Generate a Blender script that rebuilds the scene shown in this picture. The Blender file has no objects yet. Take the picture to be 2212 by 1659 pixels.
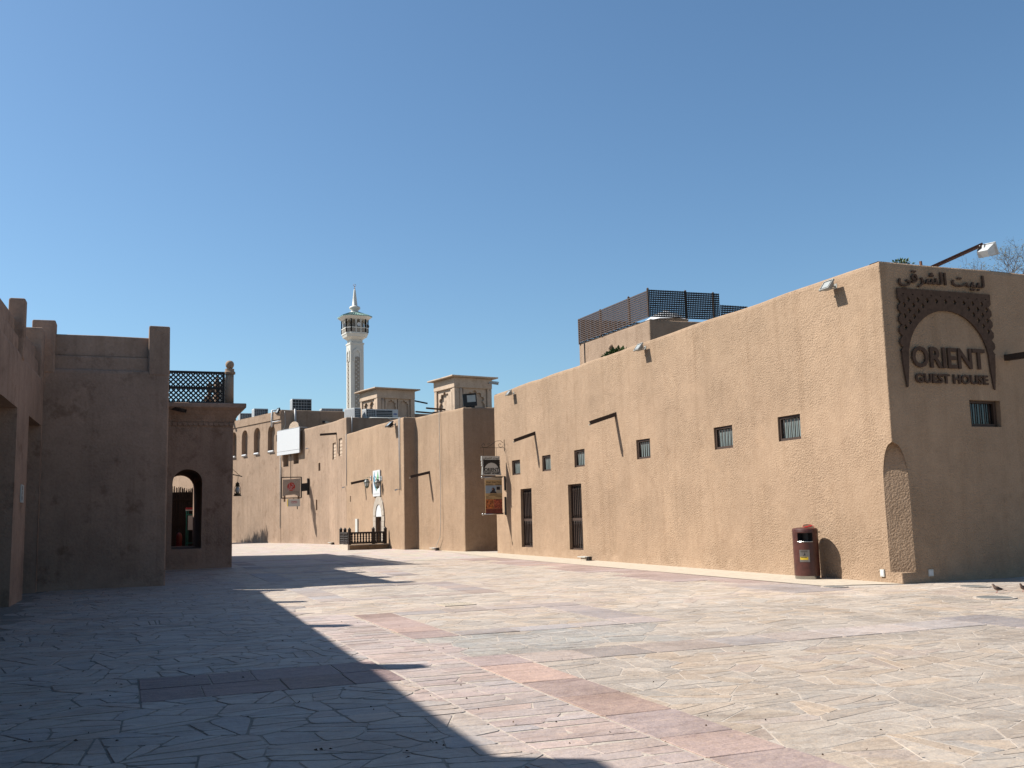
import bpy, math, random
from math import sin, cos, pi, radians, atan, atan2, sqrt, hypot
from mathutils import Vector, Matrix, noise
random.seed(7)
SC = bpy.context.scene
COL = SC.collection

# ------------------------------------------------------------------ camera
CF, CCX, CCY, EYE = 2146.6, 1106.0, 829.5, 1.5
PITCH, ROLL, YAW = atan(515 / 3913), atan(.0255), radians(21.3)
fw = Vector((sin(YAW) * cos(PITCH), cos(YAW) * cos(PITCH), sin(PITCH)))
rt = Vector((cos(YAW), -sin(YAW), 0)); up = rt.cross(fw)
rt, up = cos(ROLL) * rt - sin(ROLL) * up, sin(ROLL) * rt + cos(ROLL) * up
cam_d = bpy.data.cameras.new('camera'); cam = bpy.data.objects.new('camera', cam_d); COL.objects.link(cam)
cam_d.sensor_width = 36; cam_d.lens = 36 * CF / 2212; cam_d.clip_start = .05; cam_d.clip_end = 3000
m = Matrix((rt, up, -fw)).transposed().to_4x4(); m.translation = (0, 0, EYE); cam.matrix_world = m
SC.camera = cam
# ------------------------------------------------------------------ light
SUN = Vector((.85, -.51, -1)).normalized()            # the way the light travels
W = bpy.data.worlds.new('World'); SC.world = W; W.use_nodes = True
nt = W.node_tree; nt.nodes.clear()
sky = nt.nodes.new('ShaderNodeTexSky'); sky.sky_type = 'NISHITA'; sky.sun_disc = False
sky.sun_elevation = math.asin(-SUN.z); sky.sun_rotation = atan2(-SUN.x, -SUN.y) % (2 * pi)
sky.air_density = 1.0; sky.dust_density = .75; sky.ozone_density = 2.6; sky.altitude = 10
bg = nt.nodes.new('ShaderNodeBackground'); bg.inputs[1].default_value = .070
wo = nt.nodes.new('ShaderNodeOutputWorld')
tint = nt.nodes.new('ShaderNodeMix'); tint.data_type = 'RGBA'; tint.blend_type = 'MULTIPLY'; tint.inputs[0].default_value = 1; tint.inputs[7].default_value = (.71, .875, .93, 1)
nt.links.new(sky.outputs[0], tint.inputs[6]); nt.links.new(tint.outputs[2], bg.inputs[0]); nt.links.new(bg.outputs[0], wo.inputs[0])
sd = bpy.data.lights.new('sun', 'SUN'); sd.energy = 4.6; sd.angle = radians(.53); sd.color = (1, .955, .88)
so = bpy.data.objects.new('sun', sd); COL.objects.link(so); so.rotation_euler = SUN.to_track_quat('-Z', 'Y').to_euler(); so.location = (-20, 20, 40)
SC.view_settings.view_transform = 'Standard'; SC.view_settings.look = 'None'
SC.view_settings.exposure = 1.07; SC.view_settings.gamma = 1; SC.view_settings.use_curve_mapping = False
SC.render.engine = 'CYCLES'

# ------------------------------------------------------------------ materials
MATS = {}
def nodes(name):
    m = bpy.data.materials.new(name); m.use_nodes = True; n = m.node_tree; b = n.nodes['Principled BSDF']
    return m, n, b
def L(n, a, b): n.links.new(a, b)
def tex_pos(n, scale=(1, 1, 1)):
    g = n.nodes.new('ShaderNodeNewGeometry'); mp = n.nodes.new('ShaderNodeMapping'); mp.inputs['Scale'].default_value = scale
    L(n, g.outputs['Position'], mp.inputs[0]); return mp.outputs[0]
def nz(n, vec, scale, detail=4, rough=.55, dist=0):
    t = n.nodes.new('ShaderNodeTexNoise'); t.inputs['Scale'].default_value = scale; t.inputs['Detail'].default_value = detail
    t.inputs['Roughness'].default_value = rough; t.inputs['Distortion'].default_value = dist; L(n, vec, t.inputs['Vector']); return t.outputs['Fac']
def ramp(n, fac, stops):
    r = n.nodes.new('ShaderNodeValToRGB'); e = r.color_ramp.elements
    while len(e) > 1: e.remove(e[-1])
    e[0].position = stops[0][0]; e[0].color = (*stops[0][1], 1)
    for p, c in stops[1:]:
        x = e.new(p); x.color = (*c, 1)
    L(n, fac, r.inputs[0]); return r.outputs[0]
def mix(n, mode, f, a, b):
    x = n.nodes.new('ShaderNodeMix'); x.data_type = 'RGBA'; x.blend_type = mode
    for s, v in ((x.inputs[0], f), (x.inputs[6], a), (x.inputs[7], b)):
        if isinstance(v, (int, float)): s.default_value = v
        elif isinstance(v, tuple): s.default_value = (*v, 1)
        else: L(n, v, s)
    return x.outputs[2]
def math_(n, op, a, b=None):
    x = n.nodes.new('ShaderNodeMath'); x.operation = op
    for i, v in enumerate((a, b)):
        if v is None: continue
        if isinstance(v, (int, float)): x.inputs[i].default_value = v
        else: L(n, v, x.inputs[i])
    return x.outputs[0]
def bump(n, b, h, strength, dist):
    x = n.nodes.new('ShaderNodeBump'); x.inputs['Strength'].default_value = strength; x.inputs['Distance'].default_value = dist
    L(n, h, x.inputs['Height']); L(n, x.outputs[0], b.inputs['Normal'])
def plaster(name, col, grain=26, gdist=.012, stain=.35, streak=.4, var=.10):
    col = tuple(x * .53 for x in col); streak *= .45
    m, n, b = nodes(name); P = tex_pos(n)
    c2 = tuple(x * (1 - var) for x in col); c3 = tuple(min(1, x * (1 + var)) for x in col)
    big = nz(n, P, .55, 5, .6)
    base = ramp(n, big, [(.3, c2), (.5, col), (.72, c3)])
    mott = nz(n, P, 5, 5, .65); base = mix(n, 'MULTIPLY', .6, base, ramp(n, mott, [(.3, (.86, .84, .82)), (.6, (1, 1, 1)), (.75, (1.07, 1.06, 1.05))]))
    sv = tex_pos(n, (3.2, 3.2, .22)); st = nz(n, sv, 1.0, 4, .6)
    base = mix(n, 'MULTIPLY', streak, base, ramp(n, st, [(.36, (.72, .68, .64)), (.5, (1, 1, 1)), (.66, (1, 1, 1)), (.78, (1.12, 1.1, 1.08))]))
    sp = nz(n, P, 1.7, 7, .7); base = mix(n, 'MULTIPLY', stain, base, ramp(n, sp, [(.33, (.62, .57, .53)), (.45, (1, 1, 1))]))
    fine = nz(n, P, grain, 3, .6); base = mix(n, 'MULTIPLY', .5, base, ramp(n, fine, [(.3, (.80, .77, .74)), (.55, (1.0, 1.0, 1.0)), (.75, (1.08, 1.07, 1.05))]))
    sx = n.nodes.new('ShaderNodeSeparateXYZ'); L(n, P, sx.inputs[0])
    salt = math_(n, 'ADD', sx.outputs[2], math_(n, 'MULTIPLY', nz(n, P, 1.6, 6, .7), 1.5))
    base = mix(n, 'MIX', ramp(n, salt, [(.72, (.42, .42, .42)), (1.05, (0, 0, 0))]), base, tuple(x * 1.28 + .02 for x in col))
    patch = nz(n, P, .9, 2, .5, .6); base = mix(n, 'MULTIPLY', .5, base, ramp(n, patch, [(.60, (1, 1, 1)), (.615, (1.10, 1.09, 1.08)), (.66, (1.1, 1.1, 1.09)), (.68, (1, 1, 1))]))
    L(n, base, b.inputs['Base Color']); b.inputs['Roughness'].default_value = .95; b.inputs['Specular IOR Level'].default_value = .12
    v = n.nodes.new('ShaderNodeTexVoronoi'); v.feature = 'SMOOTH_F1'; v.inputs['Scale'].default_value = grain * 1.1; L(n, P, v.inputs['Vector'])
    amt = ramp(n, nz(n, P, .7, 3, .6), [(.38, (.35, .35, .35)), (.6, (1, 1, 1))])
    h = math_(n, 'ADD', fine, math_(n, 'MULTIPLY', v.outputs['Distance'], -.5)); h = math_(n, 'ADD', h, math_(n, 'MULTIPLY', mott, .25))
    bump(n, b, math_(n, 'MULTIPLY', h, amt), 1.0, gdist * 1.15); MATS[name] = m; return m
def flat(name, col, rough=.6, metal=0, var=.08, sc=9, spec=.4, bd=0):
    col = tuple(x * .58 for x in col)
    m, n, b = nodes(name); P = tex_pos(n)
    a = tuple(x * (1 - var * 1.6) for x in col); c = tuple(min(1, x * (1 + var)) for x in col)
    f = nz(n, P, sc, 5, .65); L(n, ramp(n, f, [(.3, a), (.5, col), (.7, c)]), b.inputs['Base Color'])
    b.inputs['Roughness'].default_value = rough; b.inputs['Metallic'].default_value = metal; b.inputs['Specular IOR Level'].default_value = spec
    if bd: bump(n, b, nz(n, P, sc * 4, 4), .8, bd)
    MATS[name] = m; return m
def wood(name, col, axis=2):
    col = tuple(x * .62 for x in col)
    s = [26, 26, 26]; s[axis] = 1.6
    m, n, b = nodes(name); P = tex_pos(n, tuple(s)); f = nz(n, P, 1, 5, .6)
    L(n, ramp(n, f, [(.3, tuple(x * .62 for x in col)), (.5, col), (.72, tuple(x * 1.3 for x in col))]), b.inputs['Base Color'])
    b.inputs['Roughness'].default_value = .62; b.inputs['Specular IOR Level'].default_value = .3; bump(n, b, f, .5, .004); MATS[name] = m; return m

ROUGH = plaster('roughcast_plaster', (.572, .402, .272), 27, .023, .22, .6)
SMOOTH = plaster('hand_trowelled_plaster', (.54, .388, .28), 28, .014, .5, .8, .14)
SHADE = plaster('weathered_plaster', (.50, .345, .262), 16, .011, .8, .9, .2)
PALE = plaster('pale_tower_plaster', (.82, .64, .49), 14, .009, .6, .5, .14)
ROOFM = plaster('roof_screed', (.40, .33, .26), 12, .006)
WHITE = flat('white_metal', (.74, .75, .74), .45)
BOARD = flat('white_board', (.82, .83, .84), .5, var=.02)
LAMPB = flat('grey_lamp_casting', (.46, .46, .42), .6)
PVC = flat('grey_conduit', (.50, .51, .52), .5)
BROWN = wood('brown_window_wood', (.075, .045, .032))
BEAM = wood('dark_pole_wood', (.06, .038, .027), 0)
RAILW = wood('dark_rail_wood', (.030, .019, .014))
LATW = wood('weathered_lattice_wood', (.115, .07, .05))
BLACKW = wood('black_lattice_wood', (.022, .017, .015))
SIGNM = flat('brown_sign_metal', (.125, .080, .058), .85, 0, .2, 14, .1)
IRON = flat('black_iron', (.025, .02, .018), .5, .3)
BLACK = flat('black_plastic', (.018, .018, .02), .4)
GLASS = flat('window_glass', (.20, .25, .25), .08, 0, .12, 3, .8)
CURTN = flat('pale_curtain_behind_glass', (.27, .32, .31), .25, 0, .08, 5, .6)
DARKG = flat('dark_glass', (.02, .02, .022), .1, 0, .05, 3, .7)
LAMPG = flat('lamp_glass', (.55, .56, .52), .15, 0, .05, 6, .7)
STEEL = flat('brushed_steel', (.55, .54, .52), .28, 1, .06, 30)
BINM = flat('maroon_bin_paint', (.095, .027, .02), .42, 0, .28, 7, .45)
RED = flat('red_paint', (.45, .02, .02), .45)
REDP = flat('red_print', (.55, .05, .03), .6, var=.04)
YEL = flat('yellow_sticker', (.75, .52, .03), .5, var=.03)
GREEN = flat('green_paint', (.03, .30, .24), .5)
RUST = flat('rusty_steel', (.20, .09, .055), .8, .2, .3, 20)
STONEW = plaster('white_coral_stone', (.66, .58, .49), 20, .008, .2, .2)
MARBLE = flat('cream_marble_cladding', (.80, .77, .69), .5, 0, .03, .8)
MARB2 = flat('carved_screen_stone', (.40, .35, .29), .8)
TILE = flat('green_roof_tile', (.26, .42, .37), .45, 0, .3, 5)
VOID = flat('dark_interior', (.05, .042, .036), .95)
CONC = flat('pale_concrete', (.68, .58, .46), .9, 0, .1, 4, .2, .004)
PLATE = flat('light_plate', (.72, .72, .67), .4, var=.03)
CABLE = flat('pale_cable', (.62, .60, .56), .5)
LEAF = flat('green_leaf', (.07, .13, .025), .55, 0, .4, 30)
DRYLEAF = flat('dusty_leaf', (.12, .12, .06), .7, 0, .4, 30)
TWIG = flat('grey_twig', (.16, .13, .11), .9)
BIRDM = flat('dove_feather', (.24, .16, .125), .8, 0, .25, 50)
BIRDD = flat('dark_feather', (.07, .05, .045), .8)
REED = wood('dark_reed', (.035, .02, .014))
INK = flat('black_ink', (.015, .013, .012), .6, var=.02)

def stone_mat(name, attr=True):
    m, n, b = nodes(name); P = tex_pos(n)
    if attr:
        a = n.nodes.new('ShaderNodeAttribute'); a.attribute_name = 'tone'; a.attribute_type = 'GEOMETRY'; col = a.outputs['Color']
    else:
        v = n.nodes.new('ShaderNodeTexVoronoi'); v.inputs['Scale'].default_value = 2.2; L(n, P, v.inputs['Vector'])
        col = mix(n, 'MIX', .05, (.41, .355, .315), v.outputs['Color'])
        v2 = n.nodes.new('ShaderNodeTexVoronoi'); v2.feature = 'DISTANCE_TO_EDGE'; v2.inputs['Scale'].default_value = 2.2; L(n, P, v2.inputs['Vector'])
        col = mix(n, 'MULTIPLY', .5, col, ramp(n, v2.outputs['Distance'], [(0, (.6, .55, .5)), (.04, (1, 1, 1))]))
    w = nz(n, tex_pos(n, (1.1, 3.4, 1)), 2.2, 7, .68, 1.2)
    col = mix(n, 'MULTIPLY', .95, col, ramp(n, w, [(.28, (.62, .59, .58)), (.41, (.90, .87, .85)), (.52, (1, 1, 1)), (.66, (1.16, 1.11, 1.04))]))
    vein = nz(n, tex_pos(n, (1, 2.0, 1)), 4.5, 6, .6, 2.5)
    col = mix(n, 'MIX', ramp(n, vein, [(.49, (0, 0, 0)), (.515, (.35, .35, .35)), (.54, (0, 0, 0))]), col, (.50, .36, .24))
    dirt = nz(n, P, 1.1, 6, .65); col = mix(n, 'MULTIPLY', .7, col, ramp(n, dirt, [(.35, (.74, .71, .68)), (.52, (1, 1, 1))]))
    speck = nz(n, P, 60, 2, .5); col = mix(n, 'MULTIPLY', .35, col, ramp(n, speck, [(.3, (.72, .7, .68)), (.5, (1, 1, 1))]))
    L(n, col, b.inputs['Base Color']); b.inputs['Roughness'].default_value = .6; b.inputs['Specular IOR Level'].default_value = .25
    h = math_(n, 'ADD', nz(n, P, 9, 6, .65), math_(n, 'MULTIPLY', w, .6)); bump(n, b, h, .9, .02); MATS[name] = m; return m
STONE = stone_mat('marble_paving'); FARP = stone_mat('far_paving', False)
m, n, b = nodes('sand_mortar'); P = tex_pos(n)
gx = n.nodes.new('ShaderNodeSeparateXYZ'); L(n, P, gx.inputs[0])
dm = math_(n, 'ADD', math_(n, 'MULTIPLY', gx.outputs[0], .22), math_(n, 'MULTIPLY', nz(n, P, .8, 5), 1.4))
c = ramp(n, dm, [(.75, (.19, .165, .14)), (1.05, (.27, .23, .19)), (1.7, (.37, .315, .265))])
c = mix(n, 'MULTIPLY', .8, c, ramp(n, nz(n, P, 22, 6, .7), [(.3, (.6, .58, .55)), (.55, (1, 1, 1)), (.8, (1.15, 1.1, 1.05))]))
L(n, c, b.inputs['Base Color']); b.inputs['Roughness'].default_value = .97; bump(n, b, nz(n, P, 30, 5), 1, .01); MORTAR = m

# ------------------------------------------------------------------ mesh helpers
def wob(p, a):
    q = Vector(p); v = noise.noise_vector(q * .45) * a * 1.2 + noise.noise_vector(q * 1.9 + Vector((7, 3, 1))) * a * .5
    return q + v
class MB:
    def __init__(s): s.v = []; s.f = []
    def add(s, vs, fs):
        o = len(s.v); s.v += [Vector(v) for v in vs]; s.f += [[i + o for i in f] for f in fs]; return s
    def box(s, a, b, T=None):
        x0, y0, z0 = a; x1, y1, z1 = b
        vs = [Vector(p) for p in ((x0, y0, z0), (x1, y0, z0), (x1, y1, z0), (x0, y1, z0), (x0, y0, z1), (x1, y0, z1), (x1, y1, z1), (x0, y1, z1))]
        if T: vs = [T @ v for v in vs]
        return s.add(vs, [(0, 3, 2, 1), (4, 5, 6, 7), (0, 1, 5, 4), (1, 2, 6, 5), (2, 3, 7, 6), (3, 0, 4, 7)])
    def bar(s, p, q, w, h=None, upv=(0, 0, 1)):
        p = Vector(p); q = Vector(q); h = h or w; d = (q - p).normalized(); u = Vector(upv)
        if abs(d.dot(u)) > .98: u = Vector((1, 0, 0))
        r = d.cross(u).normalized(); u = r.cross(d)
        vs = [c + r * i * w / 2 + u * j * h / 2 for c in (p, q) for i, j in ((-1, -1), (1, -1), (1, 1), (-1, 1))]
        return s.add(vs, [(3, 2, 1, 0), (4, 5, 6, 7), (0, 1, 5, 4), (1, 2, 6, 5), (2, 3, 7, 6), (3, 0, 4, 7)])
    def tube(s, pts, r, k=8, cap=True):
        pts = [Vector(p) for p in pts]; rr = r if isinstance(r, (list, tuple)) else [r] * len(pts); rings = []; pu = None
        for i, p in enumerate(pts):
            d = (pts[min(i + 1, len(pts) - 1)] - pts[max(i - 1, 0)]).normalized()
            u = pu if pu else (Vector((0, 0, 1)) if abs(d.z) < .9 else Vector((1, 0, 0)))
            a = d.cross(u); a = a.normalized() if a.length > 1e-6 else d.orthogonal().normalized(); bb = a.cross(d).normalized(); pu = bb
            rings.append([p + (a * cos(2 * pi * j / k) + bb * sin(2 * pi * j / k)) * rr[i] for j in range(k)])
        vs = [v for g in rings for v in g]
        fs = [(i * k + j, i * k + (j + 1) % k, (i + 1) * k + (j + 1) % k, (i + 1) * k + j) for i in range(len(pts) - 1) for j in range(k)]
        if cap: fs += [tuple(range(k))[::-1], tuple((len(pts) - 1) * k + j for j in range(k))]
        return s.add(vs, fs)
    def lathe(s, prof, k=16, c=(0, 0, 0), sx=1, sy=1, rot=0, T=None):
        vs = []
        for r, z in prof:
            for j in range(k):
                a = 2 * pi * j / k + rot; vs.append(Vector((c[0] + r * cos(a) * sx, c[1] + r * sin(a) * sy, c[2] + z)))
        if T: vs = [T @ v for v in vs]
        nn = len(prof)
        fs = [(i * k + j, i * k + (j + 1) % k, (i + 1) * k + (j + 1) % k, (i + 1) * k + j) for i in range(nn - 1) for j in range(k)]
        fs += [tuple(range(k))[::-1], tuple((nn - 1) * k + j for j in range(k))]
        return s.add(vs, fs)
    def prism(s, poly, mp, d):
        """2-D outline poly, mp(x, y, depth) -> point; closed prism 0..d"""
        k = len(poly); vs = [Vector(mp(x, y, 0)) for x, y in poly] + [Vector(mp(x, y, d)) for x, y in poly]
        return s.add(vs, [tuple(range(k))[::-1], tuple(range(k, 2 * k))] + [(i, (i + 1) % k, (i + 1) % k + k, i + k) for i in range(k)])
    def wbox(s, a, b, step=.5, r=.025, amp=.012):
        """a plastered block: rounded edges, cut up finely enough to waver"""
        x = [Vector(a), Vector(b)]; ax = []
        for i in range(3):
            l, h = a[i], b[i]; k = max(1, int((h - l) / step)); g = [l + (h - l) * j / k for j in range(k + 1)]
            rr = min(r, (h - l) * .3); ax.append([l] + [l + rr] + g[1:-1] + [h - rr] + [h])
        idx = {}
        def P(i, j, k_):
            key = (i, j, k_)
            if key not in idx:
                p = Vector((ax[0][i], ax[1][j], ax[2][k_])); e = [c in (0, len(ax[q]) - 1) for q, c in enumerate(key)]
                if sum(e) >= 2:
                    for q in range(3):
                        if e[q]:
                            t = .3 if sum(e) == 2 else .42
                            sg = 1 if key[q] == 0 else -1; p[q] += sg * t * abs(ax[q][1] - ax[q][0])
                idx[key] = len(s.v); s.v.append(wob(p, amp))
            return idx[key]
        n0, n1, n2 = (len(q) - 1 for q in ax)
        for i in range(n0):
            for j in range(n1):
                s.f += [[P(i, j, 0), P(i, j + 1, 0), P(i + 1, j + 1, 0), P(i + 1, j, 0)], [P(i, j, n2), P(i + 1, j, n2), P(i + 1, j + 1, n2), P(i, j + 1, n2)]]
        for i in range(n0):
            for k_ in range(n2):
                s.f += [[P(i, 0, k_), P(i + 1, 0, k_), P(i + 1, 0, k_ + 1), P(i, 0, k_ + 1)], [P(i, n1, k_), P(i, n1, k_ + 1), P(i + 1, n1, k_ + 1), P(i + 1, n1, k_)]]
        for j in range(n1):
            for k_ in range(n2):
                s.f += [[P(0, j, k_), P(0, j, k_ + 1), P(0, j + 1, k_ + 1), P(0, j + 1, k_)], [P(n0, j, k_), P(n0, j + 1, k_), P(n0, j + 1, k_ + 1), P(n0, j, k_ + 1)]]
        return s
def wloc(o):
    v = Vector(o.location)
    while o.parent: o = o.parent; v += Vector(o.location)
    return v
def obj(name, mb, mat, parent=None, smooth=False, at=None, **props):
    me = mb if isinstance(mb, bpy.types.Mesh) else bpy.data.meshes.new(name)
    base = wloc(parent) if parent else Vector((0, 0, 0))
    org = Vector(at) if at else (base if parent else Vector((0, 0, 0)))
    if not isinstance(mb, bpy.types.Mesh):
        me.from_pydata([v - org for v in mb.v], [], mb.f); me.materials.append(mat)
        if smooth: me.polygons.foreach_set('use_smooth', [True] * len(me.polygons))
    o = bpy.data.objects.new(name, me); COL.objects.link(o)
    if parent: o.parent = parent
    o.location = org - base
    for k, v in props.items(): o[k] = v
    return o
def thing(name, label, cat, loc=(0, 0, 0), group=None):
    o = bpy.data.objects.new(name, None); COL.objects.link(o); o.location = loc; o.empty_display_size = .2
    o['label'] = label; o['category'] = cat
    if group: o['group'] = group
    return o
def single(name, mb, mat, label, cat, at, group=None, smooth=False, kind=None):
    o = obj(name, mb, mat, None, smooth, at); o['label'] = label; o['category'] = cat
    if group: o['group'] = group
    if kind: o['kind'] = kind
    return o
def dup(o, loc=None, rz=None, label=None, parent=None, scale=None):
    c = o.copy(); COL.objects.link(c)
    if parent is not None: c.parent = parent
    if loc is not None: c.location = loc
    if rz is not None: c.rotation_euler = (0, 0, rz)
    if scale: c.scale = (scale,) * 3
    if label: c['label'] = label
    for ch in [x for x in ALLCH(o)]: dup(ch, parent=c)
    return c
def ALLCH(o): return [x for x in bpy.data.objects if x.parent == o]

def text_mesh(body, size, mp, depth, bold=0.0, align='CENTER', xs=1.0):
    """letters as solid geometry; mp(x, y, d) maps text space to the scene"""
    cu = bpy.data.curves.new('t', 'FONT'); cu.body = body; cu.size = size; cu.extrude = depth / 2; cu.offset = bold; cu.align_x = align; cu.resolution_u = 3
    o = bpy.data.objects.new('t', cu); COL.objects.link(o); bpy.context.view_layer.update()
    me = bpy.data.meshes.new_from_object(o.evaluated_get(bpy.context.evaluated_depsgraph_get()))
    bpy.data.objects.remove(o); bpy.data.curves.remove(cu)
    mb = MB(); mb.v = [Vector(mp(v.co.x * xs, v.co.y, v.co.z + depth / 2)) for v in me.vertices]; mb.f = [list(p.vertices) for p in me.polygons]
    bpy.data.meshes.remove(me); return mb
def holed(outer, holes, mp, depth):
    """flat plate with holes, cut from a filled 2-D curve"""
    cu = bpy.data.curves.new('t', 'CURVE'); cu.dimensions = '2D'; cu.fill_mode = 'BOTH'; cu.extrude = depth / 2
    for pl in [outer] + holes:
        sp = cu.splines.new('POLY'); sp.points.add(len(pl) - 1); sp.use_cyclic_u = True
        for i, (x, y) in enumerate(pl): sp.points[i].co = (x, y, 0, 1)
    o = bpy.data.objects.new('t', cu); COL.objects.link(o); bpy.context.view_layer.update()
    me = bpy.data.meshes.new_from_object(o.evaluated_get(bpy.context.evaluated_depsgraph_get()))
    bpy.data.objects.remove(o); bpy.data.curves.remove(cu)
    mb = MB(); mb.v = [Vector(mp(v.co.x, v.co.y, v.co.z + depth / 2)) for v in me.vertices]; mb.f = [list(p.vertices) for p in me.polygons]
    bpy.data.meshes.remove(me); return mb

# ------------------------------------------------------------------ plastered walls
def shell(path, ztop, z0=-.06, holes={}, closed=True, thick=.3, par=.45, amp=.014, step=1.0, r=.05, sharp=(), arcgap={}):
    """walls along a counter-clockwise path, with pockets; ztop: number or list per corner. holes[seg] = [(s0, s1, za, zb, depth, arch)]"""
    mb = MB(); N = len(path); pts = [Vector((*p, 0)) for p in path]; nseg = N if closed else N - 1
    zt = ztop if isinstance(ztop, (list, tuple)) else [ztop] * N
    def nrm(i):
        d = (pts[(i + 1) % N] - pts[i % N]).normalized(); return Vector((d.y, -d.x, 0)), d
    rows_top = [(0, -.09), (.012, -.03), (.045, 0)]
    for i in range(nseg):
        A, B = pts[i], pts[(i + 1) % N]; nv, d = nrm(i); Ln = (B - A).length; hs = holes.get(i, [])
        ra = 0 if i in sharp or (not closed and i == 0) else r; rb = 0 if (i + 1) % N in sharp or (not closed and i == nseg - 1) else r
        ss = {ra, Ln - rb}; zs = {z0}
        mz = min(zt[i], zt[(i + 1) % N]) - .1
        for k in range(1, int(Ln / step)): ss.add(k * Ln / int(Ln / step))
        k = 1
        while z0 + k * step < mz - .2: zs.add(z0 + k * step); k += 1
        hb = []
        for h in hs:
            ss |= {h[0], h[1]}; zs |= {h[2], h[3]}; hb += [h[0], h[1]]
        keep = {ra, Ln - rb} | {q for h in hs for q in h[:2]}
        ss = sorted(q for q in ss if ra <= q <= Ln - rb and (q in keep or all(abs(q - z) > .25 for z in keep)))
        kz = {z0} | {q for h in hs for q in h[2:4]}
        zs = sorted(q for q in zs if q in kz or all(abs(q - z) > .2 for z in kz))
        def ztp(s):
            t = s / Ln; return zt[i] * (1 - t) + zt[(i + 1) % N] * t + .03 * noise.noise(Vector((s * .7, i * 5.1, zt[i]))) + .010 * noise.noise(Vector((s * 4, i, 3)))
        def P(s, z, dep=0): return A + d * s + Vector((0, 0, z)) - nv * dep
        grid = {}
        def V(si, zi):
            if (si, zi) not in grid:
                s = ss[si]
                if zi < len(zs): p = P(s, zs[zi])
                else: o_, dz = rows_top[zi - len(zs)]; p = P(s, ztp(s) + dz, o_)
                grid[si, zi] = len(mb.v); mb.v.append(wob(p, amp))
            return grid[si, zi]
        nz_ = len(zs) + 3
        for a in range(len(ss) - 1):
            for b in range(nz_ - 1):
                if b < len(zs) - 1:
                    sm, zm = (ss[a] + ss[a + 1]) / 2, (zs[b] + zs[b + 1]) / 2
                    if any(h[0] < sm < h[1] and h[2] < zm < h[3] for h in hs): continue
                mb.f.append([V(a, b), V(a + 1, b), V(a + 1, b + 1), V(a, b + 1)])
            # top and inner face of the parapet
            sa, sb = ss[a], ss[a + 1]
            q = [P(sa, ztp(sa), .045), P(sb, ztp(sb), .045), P(sb, ztp(sb), thick), P(sa, ztp(sa), thick), P(sb, ztp(sb) - par - .1, thick), P(sa, ztp(sa) - par - .1, thick)]
            mb.add([wob(x, amp) for x in q], [(0, 1, 2, 3), (3, 2, 4, 5)])
        # corner arc to the next wall
        j = (i + 1) % N
        if rb and (closed or i < nseg - 1):
            n2, d2 = nrm(j); P1 = B - d * r; P2 = B + d2 * r; cols = []
            for t in (0, .33, .67, 1):
                base = (1 - t) ** 2 * P1 + 2 * t * (1 - t) * B + t * t * P2; nn = (nv * (1 - t) + n2 * t).normalized(); cols.append((base, nn))
            zz = zs
            L1 = Ln - rb
            for c in range(3):
                for b in range(nz_ - 1):
                    if j in arcgap and b < len(zz) - 1 and arcgap[j][0] < (zz[b] + zz[b + 1]) / 2 < arcgap[j][1]: continue
                    q = []
                    for (bs, nn), row in ((cols[c], b), (cols[c + 1], b), (cols[c + 1], b + 1), (cols[c], b + 1)):
                        if row < len(zz): q.append(wob(bs + Vector((0, 0, zz[row])), amp))
                        else: o_, dz = rows_top[row - len(zz)]; q.append(wob(bs - nn * o_ + Vector((0, 0, ztp(L1) + dz)), amp))
                    mb.add(q, [(0, 1, 2, 3)])
        for h in hs:
            s0, s1, za, zb, dep = h[:5]; arch = h[5] if len(h) > 5 else 0
            if dep <= 0: continue
            if arch:
                zsp = zb - arch; K = 12; arc = []
                for k in range(K + 1):
                    t = pi * k / K; w = (s1 - s0) / 2; e = sin(t) ** .85
                    arc.append((s1 - w + w * cos(t), zsp + arch * e))
                outl = [(s0, za), (s1, za)] + arc
                # spandrels
                for k in range(K):
                    (xa, ya), (xb, yb) = arc[k], arc[k + 1]; cx = s1 if k < K / 2 else s0
                    mb.add([wob(P(*c), amp) for c in ((xa, ya), (xb, yb), (cx, zb))], [(0, 2, 1)] if k < K / 2 else [(0, 2, 1)])
            else: outl = [(s0, za), (s1, za), (s1, zb), (s0, zb)]
            k = len(outl); fr = [wob(P(x, y), amp) for x, y in outl]; bk = [wob(P(x, y, dep), amp * .3) for x, y in outl]
            fs = [(q, (q + 1) % k, (q + 1) % k + k, q + k) for q in range(k)]
            if not (len(h) > 6 and h[6]): fs.append(tuple(range(k, 2 * k)))
            mb.add(fr + bk, fs)
    return mb
def roof(path, z, inset=.1):
    c = Vector((sum(p[0] for p in path) / len(path), sum(p[1] for p in path) / len(path)))
    return MB().add([(*(c + (Vector(p) - c) * .985), z) for p in path] + [(*(c + (Vector(p) - c) * .985), z - .15) for p in path],
                    [tuple(range(len(path))), tuple(range(len(path), 2 * len(path)))[::-1]])

# ================================================================== GROUND
def gpt(u, v):
    d = fw * CF + rt * (u - CCX) - up * (v - CCY); t = -EYE / d.z; return Vector((d.x * t, d.y * t, 0))
def uv_of(p):
    d = Vector(p) - Vector((0, 0, EYE)); return CCX + CF * d.dot(rt) / d.dot(fw), CCY - CF * d.dot(up) / d.dot(fw)
gm = MB().add([(-900, -900, 0), (900, -900, 0), (900, 1400, 0), (-900, 1400, 0)], [(0, 1, 2, 3)])
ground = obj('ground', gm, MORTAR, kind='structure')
far = MB().add([(-1.9, 34, .006), (13.9, 34, .006), (13.9, 110, .006), (-1.9, 110, .006)], [(0, 1, 2, 3)])
obj('far_paving', far, FARP, kind='structure')
strip = MB().add([(12.42, 15.9, .012), (13.9, 15.3, .012), (13.95, 60, .012), (12.35, 34, .012)], [(0, 1, 2, 3)])
obj('path_edging', strip, CONC, kind='structure')

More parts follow.
